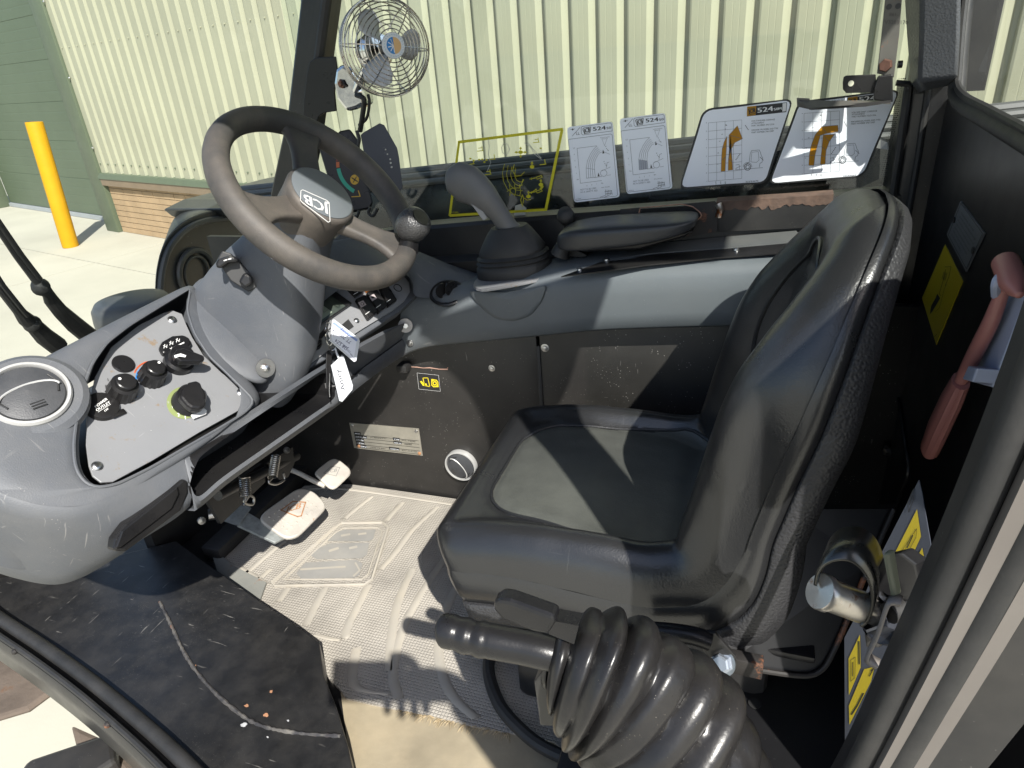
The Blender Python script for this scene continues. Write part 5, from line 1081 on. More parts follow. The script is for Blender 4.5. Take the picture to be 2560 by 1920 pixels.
def truck(A, f, s=1.0):
    A.line('g', [f(0, 60), f(6, 30), f(20, 22), f(26, -30), f(34, -50), f(80, -54), f(86, -40), f(92, -18), f(100, -5), f(96, 22), f(84, 30), f(80, 52)], .9)
    A.line('g', [f(30, 20), f(36, -40), f(74, -44), f(78, 10), f(62, 24)], .7, closed=True); A.arc('k', f(10, 52), 7*s, 0, 360, 1.3, 18); A.arc('k', f(10, 52), 4*s, 0, 360, 1.0, 14); A.arc('g', f(10, 52), 9.5*s, 180, 360, .8, 12)
    A.line('g', [f(-60, 70), f(100, 56)], .8); A.line('g', [f(-30, 46), f(-58, 60), f(-60, 70)], .8); A.line('g', [f(-60, 40), f(-40, 36), f(-36, 66)], .8); A.line('k', [f(84, -10), f(104, 10)], 1)
def big_chart(out, lab, kind):
    t = thing('load_chart_sign', lab, 'sign', win(out[0]), 'large white load charts with orange bands')
    MB().prism([win(p, .0012) for p in rnd(out, 90, 1)], (0, .001, 0)).build('border', M_ink, t, smooth=0)
    c = sum((V(p) for p in out), V((0, 0)))/len(out)
    MB().prism([win(tuple(V(p)+(c-V(p)).normalized()*4.6), .0016) for p in rnd(out, 90, 1)], (0, .0003, 0)).build('sheet', M_lab, t, smooth=0)
    A = Art(win, .0020); f = c4
    if kind == 0:
        A.poly('k', [f(398, 632), f(634, 606), f(630, 664), f(396, 690)]); A.poly('o', [f(398, 632), f(452, 626), f(448, 682), f(396, 688)], .0004)
        A.textfit('k', 'JCB', f(408, 672), f(444, 664), 8.5, up=(-.1, -1), o=.0008, bold=.5); A.line('k', [f(404, 646), f(442, 640), f(446, 672), f(416, 678)], .9, closed=True, o=.0008)
        A.textfit('w', '524', f(458, 668), f(552, 656), 10.5, up=(-.1, -1), o=.0008, bold=.7); A.textfit('w', '50M', f(556, 655), f(602, 649), 5.5, up=(-.1, -1), o=.0008, bold=.4)
        A.poly('w', [f(608, 612), f(631, 609), f(627, 659), f(606, 662)], .0005)
        gx0, gx1, gy0, gy1 = (168, 366, 728, 1075); sl = -.09
        txt = [('FOR STANDARD CARRIAGE', 424, 722, 562), ('ATTACHMENT', 424, 736, 500), ('PART NUMBER 296/12234', 424, 750, 558), ('MACHINE ON WHEEL AND TYRE', 424, 776, 582), ('PART NUMBER 296/12487', 424, 790, 556)]
        bands = [[(243, 1016), (245, 950), (250, 880), (262, 840), (278, 808), (276, 860), (272, 930), (268, 1014)], [(285, 1010), (287, 940), (300, 890), (325, 845), (370, 822), (340, 745), (300, 790), (290, 800), (290, 870), (306, 920), (310, 960), (312, 1006)]]
        tr = lambda x, y: f(390+x*1.0, 940+y*.95); ref = (388, 1082, '333/E4670')
    else:
        A.poly('k', [f(992, 580), f(1230, 548), f(1226, 600), f(990, 612)]); A.poly('o', [f(996, 578), f(1052, 570), f(1050, 604), f(994, 612)], .0004)
        A.textfit('k', 'JCB', f(1004, 606), f(1044, 600), 7, up=(-.1, -1), o=.0008, bold=.5); A.textfit('w', '524', f(1060, 604), f(1160, 592), 10.5, up=(-.1, -1), o=.0008, bold=.7)
        for s, x, y, e in (('LOAD CHART IS FOR SIDE SHIFT', 760, 602, 942), ('WITH FORKS IN AN OFFSET POSITION', 760, 615, 968), ('REFER TO OPERATORS HANDBOOK', 765, 629, 976)): A.textfit('k', s, f(x, y), f(e, y-16), 3.4)
        gx0, gx1, gy0, gy1 = (735, 945, 672, 1030); sl = -.07
        txt = [('FOR SIDE SHIFT CARRIAGE', 1018, 672, 1168), ('ATTACHMENT', 1018, 684, 1096), ('PART NUMBER 332/D1096.', 1018, 697, 1164), ('MACHINE ON WHEEL AND TYRE', 1014, 726, 1188), ('PART NUMBER 296/12487', 1014, 739, 1156)]
        bands = [[(763, 980), (766, 920), (778, 860), (800, 800), (840, 750), (935, 742), (938, 780), (870, 790), (832, 802), (815, 860), (800, 920), (793, 980)], [(832, 975), (836, 920), (842, 870), (848, 800), (915, 796), (884, 840), (866, 890), (862, 930), (860, 972)]]
        tr = lambda x, y: f(952+x*1.05, 900+y*.95); ref = (966, 1048, '333/E4669')
    for b in bands:
        n = len(b); h = n//2; MB().add([win(f(*p), .0024) for p in b], [tuple(range(len(b)))]).build('orange_band', M_org, t, smooth=0)
        A.line('g', [f(*p) for p in b], .7, closed=True, o=.0006)
        for i in range(1, h): A.line('g', [f(*b[i]), f(*b[n-1-i])], .7, o=.0007)
    for i in range(5): x = gx0+(gx1-gx0)*i/4; A.line('g', [f(x, gy0+sl*(x-gx0)), f(x, gy1+sl*(x-gx0))], .55)
    for i in range(8):
        y = gy0+(gy1-gy0)*i/7; A.line('g', [f(gx0, y), f(gx1, y+sl*(gx1-gx0))], .55); A.text('k', str(6-i) if i < 7 else '-1', f(gx0-13, y+3), (1, -.08), (-.05, -1), 2.6)
    for s, x, y, e in txt: A.textfit('k', s, f(x, y), f(e, y-(e-x)*.075), 3.3)
    for i, s in enumerate(('10', '20', '30', '40', '50', '60', '68')):
        p = bands[0][min(i, 4)]; A.text('k', s, f(p[0]-26+i*3, p[1]-40 if i < 5 else p[1]-80+i*3), (1, -.08), (-.05, -1), 2.4)
    truck(A, tr)
    for j in range(5):
        A.disc('k', f(ref[0]-56+j*5.5 if kind == 0 else 898+j*6, (946-j*8) if kind == 0 else 910-j*9), 1.1, 6); A.disc('k', f((388+j*4) if kind == 0 else 974+j*3, (744+j*6) if kind == 0 else 722+j*6), 1.0, 6)
    for j in range(3): A.text('k', '1.%d00' % (2+j*3), f(gx0+48+j*28, gy1+22), (0, -1), (-1, 0), 2.6)
    A.textfit('k', ref[2], f(ref[0], ref[1]), f(ref[0]+76, ref[1]-5), 3.6)
    A.build(t, {'g': M_grey, 'k': M_ink, 'o': M_org, 'w': M_white}, {'g': 'chart_lines', 'k': 'lettering', 'o': 'orange_band', 'w': 'white_lettering'})
big_chart([c4(168, 642), c4(650, 586), c4(668, 600), c4(520, 1068), c4(492, 1090), c4(10, 1118), c4(-2, 1106), c4(128, 672)], 'large white load chart with orange bands, unobstructed, left of its twin', 0)
big_chart([c4(695, 620), c4(740, 596), c4(1286, 530), c4(1300, 545), c4(1104, 1020), c4(1060, 1054), c4(540, 1092), c4(528, 1080)], 'large white load chart partly covered by the bent steel bracket', 1)

dc = thing('control_diagram_decal', 'transparent decal with yellow outline and control symbols on the side window', 'decal', win((1090, 370)))
A = Art(win, .0012); f = c3; YK = 'y'
for a, b, w_ in (((112, 368), (722, 292), 6), ((722, 300), (628, 762), 6), ((628, 768), (62, 803), 5.5), ((58, 800), (112, 372), 5)): A.line(YK, [f(*a), f(*b)], w_)
for x, y in ((228, 400), (560, 350), (300, 450), (175, 478), (275, 540), (600, 480)):
    A.line(YK, [f(x-8, y+22), f(x+28, y+18)], 1.6); A.line(YK, [f(x+20, y-8), f(x+24, y+18)], 1.6)
    if x in (228, 560, 275): A.line(YK, [f(x, y+4), f(x+18, y+2)], 1.4)
for x, y in ((478, 428), (545, 515), (524, 690), (598, 620)):
    A.disc(YK, f(x, y), 4, 12, 5)
    for dx, dy in ((0, -1), (1, 0), (0, 1), (-1, 0)):
        if x != 478 and dx: continue
        if x in (545, 524) and dy > 0: continue
        a, b = x+dx*36, y+dy*30; A.poly(YK, [f(x+dx*38, y+dy*34), f(x+dx*22+dy*9, y+dy*20+dx*9), f(x+dx*22-dy*9, y+dy*20-dx*9)])
        A.line(YK, [f(x+dx*14, y+dy*14), f(x+dx*26, y+dy*24)], 2)
for r in (0, 2, 4, 6): A.line(YK, [f(x, y) for x, y in ((382+r*11, 498+r*4), (370+r*12, 550+r*3), (376+r*13, 600-r*1), (398+r*12, 645-r*7), (432+r*9, 676-r*12), (486+r*1, 690-r*17))], .9)
A.line(YK, [f(440, 500), f(430, 540), f(450, 570), f(480, 566), f(500, 545)], 1.2)
for x in (410, 440, 470): A.line(YK, [f(x, 620), f(x+8, 660), f(x+2, 686)], 1)
A.line(YK, [f(398, 660), f(430, 640), f(470, 640), f(496, 590)], 1.0); A.line(YK, [f(490, 680), f(478, 710), f(488, 752), f(496, 700), f(488, 680)], 1.3); A.line(YK, [f(500, 700), f(515, 712), f(536, 708)], 1.2)
for y in (580, 662):
    A.line(YK, [f(532, y+6), f(566, y)], 1.6); A.line(YK, [f(570, y-4), f(600, y-14), f(606, y-4), f(576, y+8)], 1.2, closed=True); A.poly(YK, [f(532, y+6), f(544, y-2), f(544, y+12)])
A.line(YK, [f(540, 668), f(570, 648)], 1.2); A.poly(YK, [f(575, 645), f(562, 646), f(568, 656)]); A.poly(YK, [f(606, 645), f(594, 630), f(616, 628)])
for p in ((180, 466), (250, 470), (200, 478), (232, 472), (275, 474), (263, 486), (597, 405)): A.disc(YK, f(*p), 2, 8, 2.6)
A.poly(YK, [f(298, 680), f(300, 640), f(312, 628), f(324, 640), f(328, 676), f(316, 684)]); A.disc('k', f(310, 668), 2.4, 10, o=.0004); A.line('k', [f(304, 648), f(320, 644)], 1.2, o=.0004)
A.text(YK, '817/10006', f(66, 788), (1, -.04), (0, -1), 2.6); A.poly('c', [f(445, 745), f(482, 733), f(512, 758), f(505, 800), f(440, 806)], -.0004)
for pts in ([(285, 340), (292, 400), (286, 440), (300, 490), (280, 540)], [(365, 400), (378, 376), (400, 380), (412, 410), (395, 445), (370, 430), (365, 400)], [(500, 372), (540, 400), (560, 440), (600, 470)], [(520, 372), (560, 420), (598, 462)]): A.line('c', [f(*p) for p in pts], 1.2)
A.build(dc, {'y': translucent(mat('yellow_green_ink', (.62, .56, .02), .45, var=.1, vs=30), .35, (.7, .62, .03)), 'k': M_ink, 'c': flat('film_crease', (.42, .42, .36), .3)}, {'y': 'yellow_symbols', 'k': 'vehicle_symbol', 'c': 'film_crease'})

# dotted black print along the rear edge of the pane
fd = MB(); random.seed(2)
for i in range(52):
    for j in range(5):
        t = i/51; e = lerp(V((1957, 170)), V((1912, 395)), t); p = (e.x-2-j*3.6-(1.8 if i % 2 else 0), e.y)
        r = .0014*(1-j*.17); c = win(p, .0006); fd.add([c+V((cos(2*pi*k/6)*r, 0, sin(2*pi*k/6)*r)) for k in range(6)], [tuple(range(6))])
o = fd.build('dotted_edge_print', M_ink, cab, smooth=0); o['kind'] = 'stuff'

# ================================================================== footwell fittings
FWP = Plane((0, YW, 0), (0, -1, 0))
def fw(p, o=0): return pY(p, YW-o)
npt = thing('data_plate', 'silver riveted data plate with black fields on the footwell panel', 'plate', fw(c7(420, 1140)))
MB().prism([fw(p, .0022) for p in (c7(187, 1040), c7(630, 1077), c7(655, 1250), c7(218, 1200))], (0, .002, 0)).build('plate', mat('plate_alu', (.42, .40, .34), .35, .6, var=.1, vs=30, scratch=.4), npt, smooth=0)
A = Art(fw, .0028)
def nl(u, v): a, b, c, d = V(c7(187, 1040)), V(c7(630, 1077)), V(c7(655, 1250)), V(c7(218, 1200)); return tuple(lerp(lerp(a, b, u), lerp(d, c, u), v))
for i, (s, e) in enumerate((('MANFR', .14), ('SERIAL No', .22), ('CON No', .17), ('CES No', .17), ('NSN', .19))):
    v0 = .34+i*.125; A.poly('k', [nl(.04, v0), nl(e, v0), nl(e, v0+.10), nl(.04, v0+.10)]); A.textfit('w', s, nl(.05, v0+.09), nl(e-.01, v0+.09), 2.6, o=.0004); A.line('k', [nl(.04, v0+.118), nl(.97, v0+.118)], .7)
for s, u0, u1, v0 in (('TYPE', .60, .70, .42), ('REG No', .60, .72, .55), ('CODE No', .52, .67, .80)): A.poly('k', [nl(u0, v0), nl(u1, v0), nl(u1, v0+.10), nl(u0, v0+.10)]); A.textfit('w', s, nl(u0+.01, v0+.09), nl(u1-.01, v0+.09), 2.6, o=.0004)
for s, u0, u1, v0 in (('JCB524TC', .27, .50, .42), ('RDL-T4200', .72, .92, .42), ('88888', .75, .86, .55), ('2320-99-884', .24, .46, .82), ('9271A-0150', .70, .92, .80)): A.textfit('k', s, nl(u0, v0+.10), nl(u1, v0+.10), 2.6)
A.build(npt, {'k': M_ink, 'w': M_lab}, {'k': 'black_fields', 'w': 'lettering'})
for u, v in ((.04, .09), (.96, .1), (.08, .90), (.96, .92)): MB().lathe([(.005, 0), (.0045, .002), (.0001, .003)], fw(nl(u, v), .0024), (0, -1, 0), 12, caps=False).build('rivet', M_rs if v > .5 else M_zinc, npt)
stk = thing('lever_sticker', 'small black sticker with two yellow air flow symbols under the panel slot', 'sticker', fw(c7(690, 780)))
def sq(u, v): a, b, c, d = V(c7(618, 720)), V(c7(758, 735)), V(c7(770, 840)), V(c7(630, 825)); return tuple(lerp(lerp(a, b, u), lerp(d, c, u), v))
MB().prism([fw(sq(*q), .0012) for q in ((0, 0), (1, 0), (1, 1), (0, 1))], (0, .001, 0)).build('sheet', M_ink, stk, smooth=0)
A = Art(fw, .0016); A.line('g', [sq(.01, .01), sq(.99, .01), sq(.99, .99), sq(.01, .99)], .6, closed=True)
A.line('y', [sq(.25, .28), sq(.48, .24), sq(.53, .76), sq(.30, .74)], 1.5, closed=True); A.poly('y', [sq(.10, .52), sq(.18, .46), sq(.26, .60), sq(.40, .60), sq(.40, .74), sq(.22, .76)])
A.poly('y', [sq(.64, .28), sq(.88, .30), sq(.94, .42), sq(.93, .74), sq(.68, .78), sq(.60, .66)]); A.arc('k', sq(.77, .53), 5.5, 0, 360, 1.2, 16, o=.0004); A.disc('k', sq(.77, .53), 2.4, 10, o=.0004)
A.build(stk, {'y': flat('bright_yellow', (.75, .60, .02)), 'k': M_ink, 'g': M_sil}, {'y': 'yellow_symbols', 'k': 'dial_marks', 'g': 'border'})
hs2 = thing('heater_slide', 'black slide lever knob in a rough rusty slot of the footwell panel', 'lever', fw(c7(690, 685)))
MB().prism([fw(p, .0012) for p in (c7(570, 668), c7(700, 672), c7(814, 684), c7(814, 694), c7(690, 690), c7(575, 680))], (0, .001, 0)).build('slot', M_ink, hs2, smooth=0)
MB().tube([fw(p, .001) for p in (c7(575, 682), c7(620, 684), c7(660, 690), c7(700, 688), c7(760, 697), c7(814, 698), c7(816, 686))], [.001, .0016, .001, .0018, .0012, .0018, .001], 6).build('rough_edge', mat('raw_edge', (.36, .22, .17), .7), hs2)
MB().box(fw(c7(536, 684), .016), (.028, .032, .020), bev=.004).build('slide_knob', M_rub, hs2)
FV = Plane((0, YW, 0), (0.05, -1, .0))
vt = vent(Plane(fw((996, 1005)), (0, -1, 0)), (996, 1005), .044, None, 'footwell_vent', ref=(.6, 0, -.8), h=.008)
tag(vt, 'round silver-rimmed air vent low on the footwell panel', 'vent')
for p, r in ((c7(1097, 690), .006), (c7(1437, 560), .007), (c7(575, 530), .006)):
    o = MB().lathe([(r*1.5, 0), (r*1.4, .0015), (r*.9, .002), (r*.8, .005), (.0001, .006)], fw(p, .001) if p != c7(575, 530) else pY(p, YC-.004), (0, -1, 0), 14, caps=False).build('panel_bolt', M_zinc, cab)
MB().lathe([(.008, 0), (.008, .006), (.0001, .008)], pX((1917, 975), XR-.01), (-1, -.3, 0), 6, caps=False).build('panel_bolt', M_steel, cab, smooth=0)
MB().lathe([(.013, -.002), (.013, .0015), (.0001, .0015)], pX((1917, 975), XR-.008), (-1, -.3, 0), 20, caps=False).build('bolt_washer', M_steel, cab)

# ================================================================== rear wall labels, hammer, bracket
def rw_(p, o=0): return pX(p, XR-o)
cl_ = thing('cleaning_notice', 'grey engraved notice plate screwed to the black rear wall', 'plate', rw_((2088, 510)))
MB().prism([rw_(p, .003) for p in (c4(1662, 1192), c4(1802, 1382), c4(1694, 1608), c4(1580, 1390))], (.002, 0, 0)).build('plate', mat('grey_plate', (.17, .175, .18), .45, .2, var=.05), cl_, smooth=0)
A = Art(rw_, .0036); A.line('k', [c4(1664, 1204), c4(1792, 1384), c4(1696, 1592), c4(1590, 1392)], 1.0, closed=True)
def cn(u, v): a, b, c, d = V(c4(1662, 1192)), V(c4(1802, 1382)), V(c4(1694, 1608)), V(c4(1580, 1390)); return tuple(lerp(lerp(a, b, u), lerp(d, c, u), v))
for i, (s, e) in enumerate((('CLEANING OF CAB', .7), ('DO NOT USE HIGH PRESSURE WASHER', .86), ('DO NOT SPRAY WATER INSIDE THE CAB', .86), ('USE ONLY A DAMP CLOTH', .78), ('AND MILD DETERGENT SOLUTION', .84), ('KEEP SWITCHES AND WIRING DRY', .82), ('CLEAN DAILY', .62))): A.textfit('k', s, cn(.14, .22+i*.105), cn(e, .22+i*.105), 3.8 if i < 2 else 2.8, up=tuple(V(cn(0, 0))-V(cn(0, 1))))
A.build(cl_, {'k': M_ink}, {'k': 'lettering'})
for u, v in ((.06, .5), (.94, .5)): MB().lathe([(.005, 0), (.005, .002), (.0001, .002)], rw_(cn(u, v), .003), (-1, 0, 0), 10, caps=False).build('screw', M_blkflat, cl_)
ys_ = thing('yellow_sign', 'yellow rear wall sticker with a black line drawing beside the seat back', 'sticker', rw_((2035, 635)))
yq = (cB(1096, 28), cB(1200, 245), cB(1044, 620), cB(960, 345)); M_sy = mat('sticker_yellow', (.50, .38, .015), .35, var=.05)
MB().prism([rw_(p, .0014) for p in yq], (.001, 0, 0)).build('sheet', M_sy, ys_, smooth=0)
A = Art(rw_, .0018); A.line('k', [cB(1094, 160), cB(1132, 158), cB(1120, 215), cB(1098, 270)], .9); A.line('k', [cB(1100, 175), cB(1085, 240), cB(1062, 320), cB(1072, 330)], .9)
A.poly('k', [cB(1050, 318), cB(1068, 345), cB(1020, 425), cB(1006, 440), cB(1014, 390), cB(1040, 345)])
for j in range(4): A.line('k', [cB(1090+j*6, 190+j*2), cB(1078+j*6, 230+j*3)], .7)
A.line('k', [cB(1104, 262), cB(1092, 290), cB(1064, 400), cB(1040, 425)], .7); A.line('k', [cB(1034, 572), cB(1048, 558)], .7)
A.build(ys_, {'k': M_ink}, {'k': 'line_drawing'})
hm = thing('emergency_hammer', 'pink-red emergency hammer clipped in a pale grey holder on the rear wall', 'hammer', pX((2090, 800), .262))
M_pink = mat('faded_red_plastic', (.36, .150, .132), .35, var=.08, vs=10); M_hold = mat('holder_grey', (.34, .38, .50), .4, var=.04)
xh = .262
hd = [pX(cB(995, 1268), xh), pX(cB(1006, 1240), xh), pX(cB(1060, 1110), xh), pX(cB(1140, 940), xh), pX(cB(1190, 835), xh)]
rows = []
for i, (p, r) in enumerate(zip(hd, (.010, .0175, .0195, .0185, .0150))):
    t = (hd[min(4, i+1)]-hd[max(0, i-1)]).normalized(); e1 = V((1, 0, 0)); e1 = (e1-t*e1.dot(t)).normalized(); e2 = t.cross(e1)
    rows.append([p+(e1*cos(2*pi*k/28)*.7+e2*sin(2*pi*k/28))*r*(1-.06*(k % 2)*(1 if 0 < i else 0)) for k in range(28)])
MB().loft(rows, closed=True, caps=True).build('handle', M_pink, hm, smooth=40)
MB().tube(spl([pX(cB(1190, 835), xh), pX(cB(1260, 700), xh), pX(cB(1370, 480), xh), pX(cB(1440, 300), xh), pX(cB(1468, 260), xh)], 6), [.0075+.0015*sin(i*.2) for i in range(25)], 12).build('shaft', M_pink, hm)
MB().lathe([(.009, -.032), (.0135, -.028), (.0135, .012), (.010, .024), (.004, .036), (.0001, .038)], pX(cB(1490, 215), xh), (.0, -1, -.25), 20, caps=False).build('head', M_pink, hm)
MB().prism([pX(p, xh+.014) for p in (cB(1390, 215), cB(1440, 190), cB(1560, 290), cB(1560, 380), cB(1372, 874), cB(1200, 826), cB(1216, 700), cB(1380, 410))], (.012, 0, 0)).build('holder', M_hold, hm, smooth=0, bevel=.002)
MB().prism([pX(p, xh-.008) for p in (cB(1196, 826), cB(1232, 745), cB(1284, 760), cB(1256, 842))], (.024, 0, 0)).build('holder_clip', M_hold, hm, smooth=0, bevel=.002)
MB().tube(spl([pX(cB(1400, 330), xh-.004), pX(cB(1400, 250), xh-.012), pX(cB(1440, 200), xh-.006)], 5), .005, 8).build('holder_hook', M_hold, hm)

br_ = thing('window_bracket', 'bent black and grey steel strap with punched holes over the rear load chart', 'bracket', pY((1915, 90), 1.42))
M_strap = mat('grey_strap', (.095, .09, .08), .45, .2, var=.15, vs=14, rust=.25, rs=40)
yz = 1.415
MB().prism([pY(p, yz) for p in (c4(1214, -120), c4(1324, -120), c4(1300, 200), c4(1268, 460), c4(1168, 436), c4(1190, 250), c4(1216, 0))], (0, .005, 0)).build('strap', M_strap, br_, smooth=0, bevel=.001)
for p, r in ((c4(1238, 40), .0045), (c4(1292, 36), .0045)): MB().lathe([(r, 0), (r, .0006), (.0001, .0006)], pY(p, yz), (0, -1, 0), 14, caps=False).build('punched_hole', M_ink, br_)
A = Art(lambda p, o: pY(p, yz-o), .0006); A.text('k', '861-', c4(1240, 96), (1, .02), (0, -1), 8); A.text('k', 'V3203170', c4(1212, 142), (1, .02), (0, -1), 9); A.build(br_, {'k': flat('stamped', (.05, .045, .04))}, {'k': 'stamped_number'})
MB().lathe([(.0105, 0), (.0105, .010), (.009, .012), (.0001, .012)], pY(c4(1222, 386), yz), (-.3, -1, 0), 6, caps=False).build('rusty_bolt', mat('bolt_rust', (.10, .045, .03), .7, var=.3, vs=80), br_, smooth=0)
MB().tube([pY(c4(1290, 382), yz+.02), pY(c4(1318, 380), yz+.02)], .006, 10).build('bolt_end', M_blkflat, br_)
MB().prism([pY(p, yz-.004) for p in (c4(964, 490), c4(970, 456), c4(985, 448), c4(1160, 440), c4(1168, 548), c4(985, 552), c4(966, 530))], (0, .004, 0)).build('hole_tab', M_blkpl, br_, smooth=0, bevel=.001)
MB().lathe([(.0048, 0), (.0048, .0006), (.0001, .0006)], pY(c4(1013, 494), yz-.004), (0, -1, 0), 16, caps=False).build('tab_hole', flat('pale_hole', (.55, .54, .42)), br_)
MB().prism([pY(p, yz-.012) for p in (c4(1176, 450), c4(1262, 440), c4(1262, 606), c4(1150, 594), c4(1152, 520), c4(1168, 470))], (0, .010, 0)).build('folded_plate', M_blkpl, br_, smooth=0, bevel=.002)
MB().prism([pY(c4(694, 590), yz-.03), pY(c4(1250, 606), yz-.012), pY(c4(1240, 580), yz+.02), pY(c4(770, 640), yz-.05)], (0, 0, -.003)).build('bent_arm', M_strap, br_, smooth=0)
MB().prism([pY(p, yz-.03) for p in (c4(692, 580), c4(768, 584), c4(776, 650), c4(694, 632))], (0, .005, 0)).build('arm_lip', M_strap, br_, smooth=0)
MB().prism([pY(p, yz-.028) for p in (c4(776, 652), c4(1100, 632), c4(1248, 608), c4(1252, 594), c4(1000, 618), c4(776, 640))], (0, .004, 0)).build('arm_edge', M_rust, br_, smooth=0)
MB().tube([pY(c4(1280, 490), yz+.02), pY(c4(1355, 498), yz+.02), pY(c4(1366, 520), yz+.02)], .005, 8).build('hook_rod', M_blkpl, br_)
pcv = thing('pillar_cover', 'grained grey plastic cover on the rear right pillar', 'pillar cover', pY((2010, 90), 1.36))
M_pcv = mat('cover_grain', (.060, .063, .070), .42, var=.1, bump=.5, bs=320, btype='cell', bdist=.001)
q0 = [pY(c4(1324, -160), 1.45), pY(c4(1345, 200), 1.45), pY(c4(1368, 492), 1.45)]; q1 = [pY(c4(1432, -160), 1.39), pY(c4(1426, 200), 1.39), pY(c4(1412, 486), 1.39)]; q2 = [pY(c4(1668, -160), 1.36), pY(c4(1660, 200), 1.36), pY(c4(1648, 452), 1.36)]; q3 = [p+V((.02, .12, 0)) for p in q2]
rows = [[a[i] for a in (q0, q1, q2, q3)] for i in range(3)]; rows.append([lerp(p, V((.28, 1.46, p.z)), .35)+V((0, 0, -.016)) for p in rows[2]])
MB().loft([spl(r, 1) for r in rows]).build('cover', M_pcv, pcv, smooth=25, bevel=.006)

# door striker and warning strip on the near post
dsn = thing('door_striker', 'steel door striker pin with curved guard on the door post', 'door latch', pY((1860, 1280), .54))
ysk = .545
pa, pb_ = pY((1768, 1276), ysk-.01), pY((1862, 1312), ysk+.01); pd = (pb_-pa).normalized()
MB().lathe([(.0001, 0), (.0165, .001), (.0175, .003), (.0175, .009), (.0155, .010), (.0155, .052), (.0125, .054), (.0125, .075), (.0125, .09)], pa, pd, 28, caps=False).build('striker_pin', mat('worn_pin', (.62, .58, .52), .32, .8, var=.15, vs=40, rust=.5, rcol=(.35, .20, .12), rs=50), dsn, smooth=40)
MB().lathe([(.019, .066), (.021, .068), (.021, .082), (.019, .084), (.019, .066)], pa, pd, 6, caps=False).build('hex_nut', mat('dark_nut', (.14, .15, .18), .3, .8), dsn, smooth=0)
MB().lathe([(.027, .085), (.027, .089), (.0001, .089)], pa, pd, 32, caps=False).build('washer', mat('dark_washer', (.10, .10, .11), .35, .7), dsn)
e1 = V((0, 0, 1)); e1 = (e1-pd*e1.dot(pd)).normalized(); e2 = pd.cross(e1); gp_ = spl([V(p) for p in ((1757, 1264), (1762, 1238), (1780, 1216), (1808, 1206), (1840, 1210), (1868, 1232), (1886, 1270), (1888, 1312), (1876, 1345), (1862, 1356))], 5)
gu = [[pY(tuple(p), ysk-.008) for p in gp_], [pY(tuple(p), ysk-.008)+V((.014, .050, 0)) for p in gp_]]
MB().loft(gu).build('curved_guard', mat('guard_steel', (.10, .098, .09), .28, .8), dsn, thick=.003)
MB().prism([pY(p, ysk+.02) for p in ((1905, 1205), (1945, 1195), (1978, 1220), (1985, 1250), (1972, 1300), (1930, 1296), (1905, 1280), (1890, 1350), (1900, 1400), (1870, 1400), (1862, 1340), (1880, 1260))], (.012, .012, 0)).build('latch_plate', M_blk, dsn, smooth=0, bevel=.002)
MB().prism([pY(p, ysk-.005) for p in ((1905, 1196), (1920, 1196), (1936, 1290), (1924, 1294))], (.006, .008, 0)).build('latch_rib', mat('latch_rib', (.13, .14, .10), .45), dsn, smooth=0, bevel=.002)
u_ = spl([pY(p, ysk-.012) for p in ((1945, 1302), (1922, 1298), (1908, 1310), (1888, 1370), (1866, 1418), (1870, 1432), (1890, 1444))], 5)
MB().loft([[p+V((0, -.003, .002)) for p in u_], [p+V((.004, .010, 0)) for p in u_]]).build('wire_bail', mat('bail_grey', (.21, .19, .175), .45), dsn, thick=.004)
MB().tube([pY((1920, 1325), ysk), pY((1948, 1312), ysk+.01)], .010, 14).build('rubber_stop', M_rub, dsn)
WSn = Plane(pY((1900, 1330), .62), (-.75, -.60, .28))
ws = thing('warning_strip', 'long dark sticker strip with yellow warning panels behind the door striker', 'sticker', WSn.q)
def wq(p, o=0): return WSn.at(p, o)
MB().prism([wq(p, 0) for p in (cC(915, 0), cC(930, 60), cC(985, 380), cC(700, 1080), cC(490, 1640), cC(486, 910), cC(560, 770), cC(700, 420))], WSn.n*-.001).build('sheet', mat('strip_grey', (.055, .062, .080), .4, var=.06), ws, smooth=0)
A = Art(wq, .0006)
for q in ([(905, 168), (928, 325), (862, 470), (780, 415)], [(935, 390), (948, 460), (920, 540), (880, 488)], [(840, 715), (770, 890), (700, 850), (760, 720)], [(576, 890), (580, 1080), (512, 1240), (510, 1030)], [(660, 1075), (640, 1160), (515, 1410), (512, 1300), (600, 1090)]): MB().add([wq(cC(*p), .0006) for p in q], [tuple(range(len(q)))]).build('yellow_panel', M_sy, ws, smooth=0)
A.line('k', [cC(902, 280), cC(822, 400), cC(850, 420), cC(898, 330)], .9, closed=True, o=.0004); A.line('k', [cC(880, 320), cC(848, 390)], 2.2, o=.0004); A.disc('k', cC(838, 412), 1.6, 8, o=.0004)
A.line('k', [cC(520, 1040), cC(548, 1020), cC(546, 1140), cC(522, 1160)], .9, closed=True, o=.0004); A.line('k', [cC(534, 1050), cC(534, 1130)], 1.6, o=.0004); A.line('k', [cC(570, 930), cC(572, 1060)], 2.6, o=.0004)
A.line('k', [cC(640, 1100), cC(655, 1085), cC(630, 1130)], 2, o=.0004); A.line('k', [cC(595, 1230), cC(560, 1300), cC(528, 1350)], 3, o=.0004); A.line('k', [cC(735, 815), cC(722, 850)], 2, o=.0004)
A.line('k', [cC(885, 50), cC(850, 130), cC(855, 185), cC(886, 110)], 1.4, closed=True, o=.0004); A.line('k', [cC(878, 90), cC(862, 140)], 2.4, o=.0004)
A.build(ws, {'y': M_sy, 'k': M_ink}, {'y': 'yellow_panel', 'k': 'warning_symbol'})

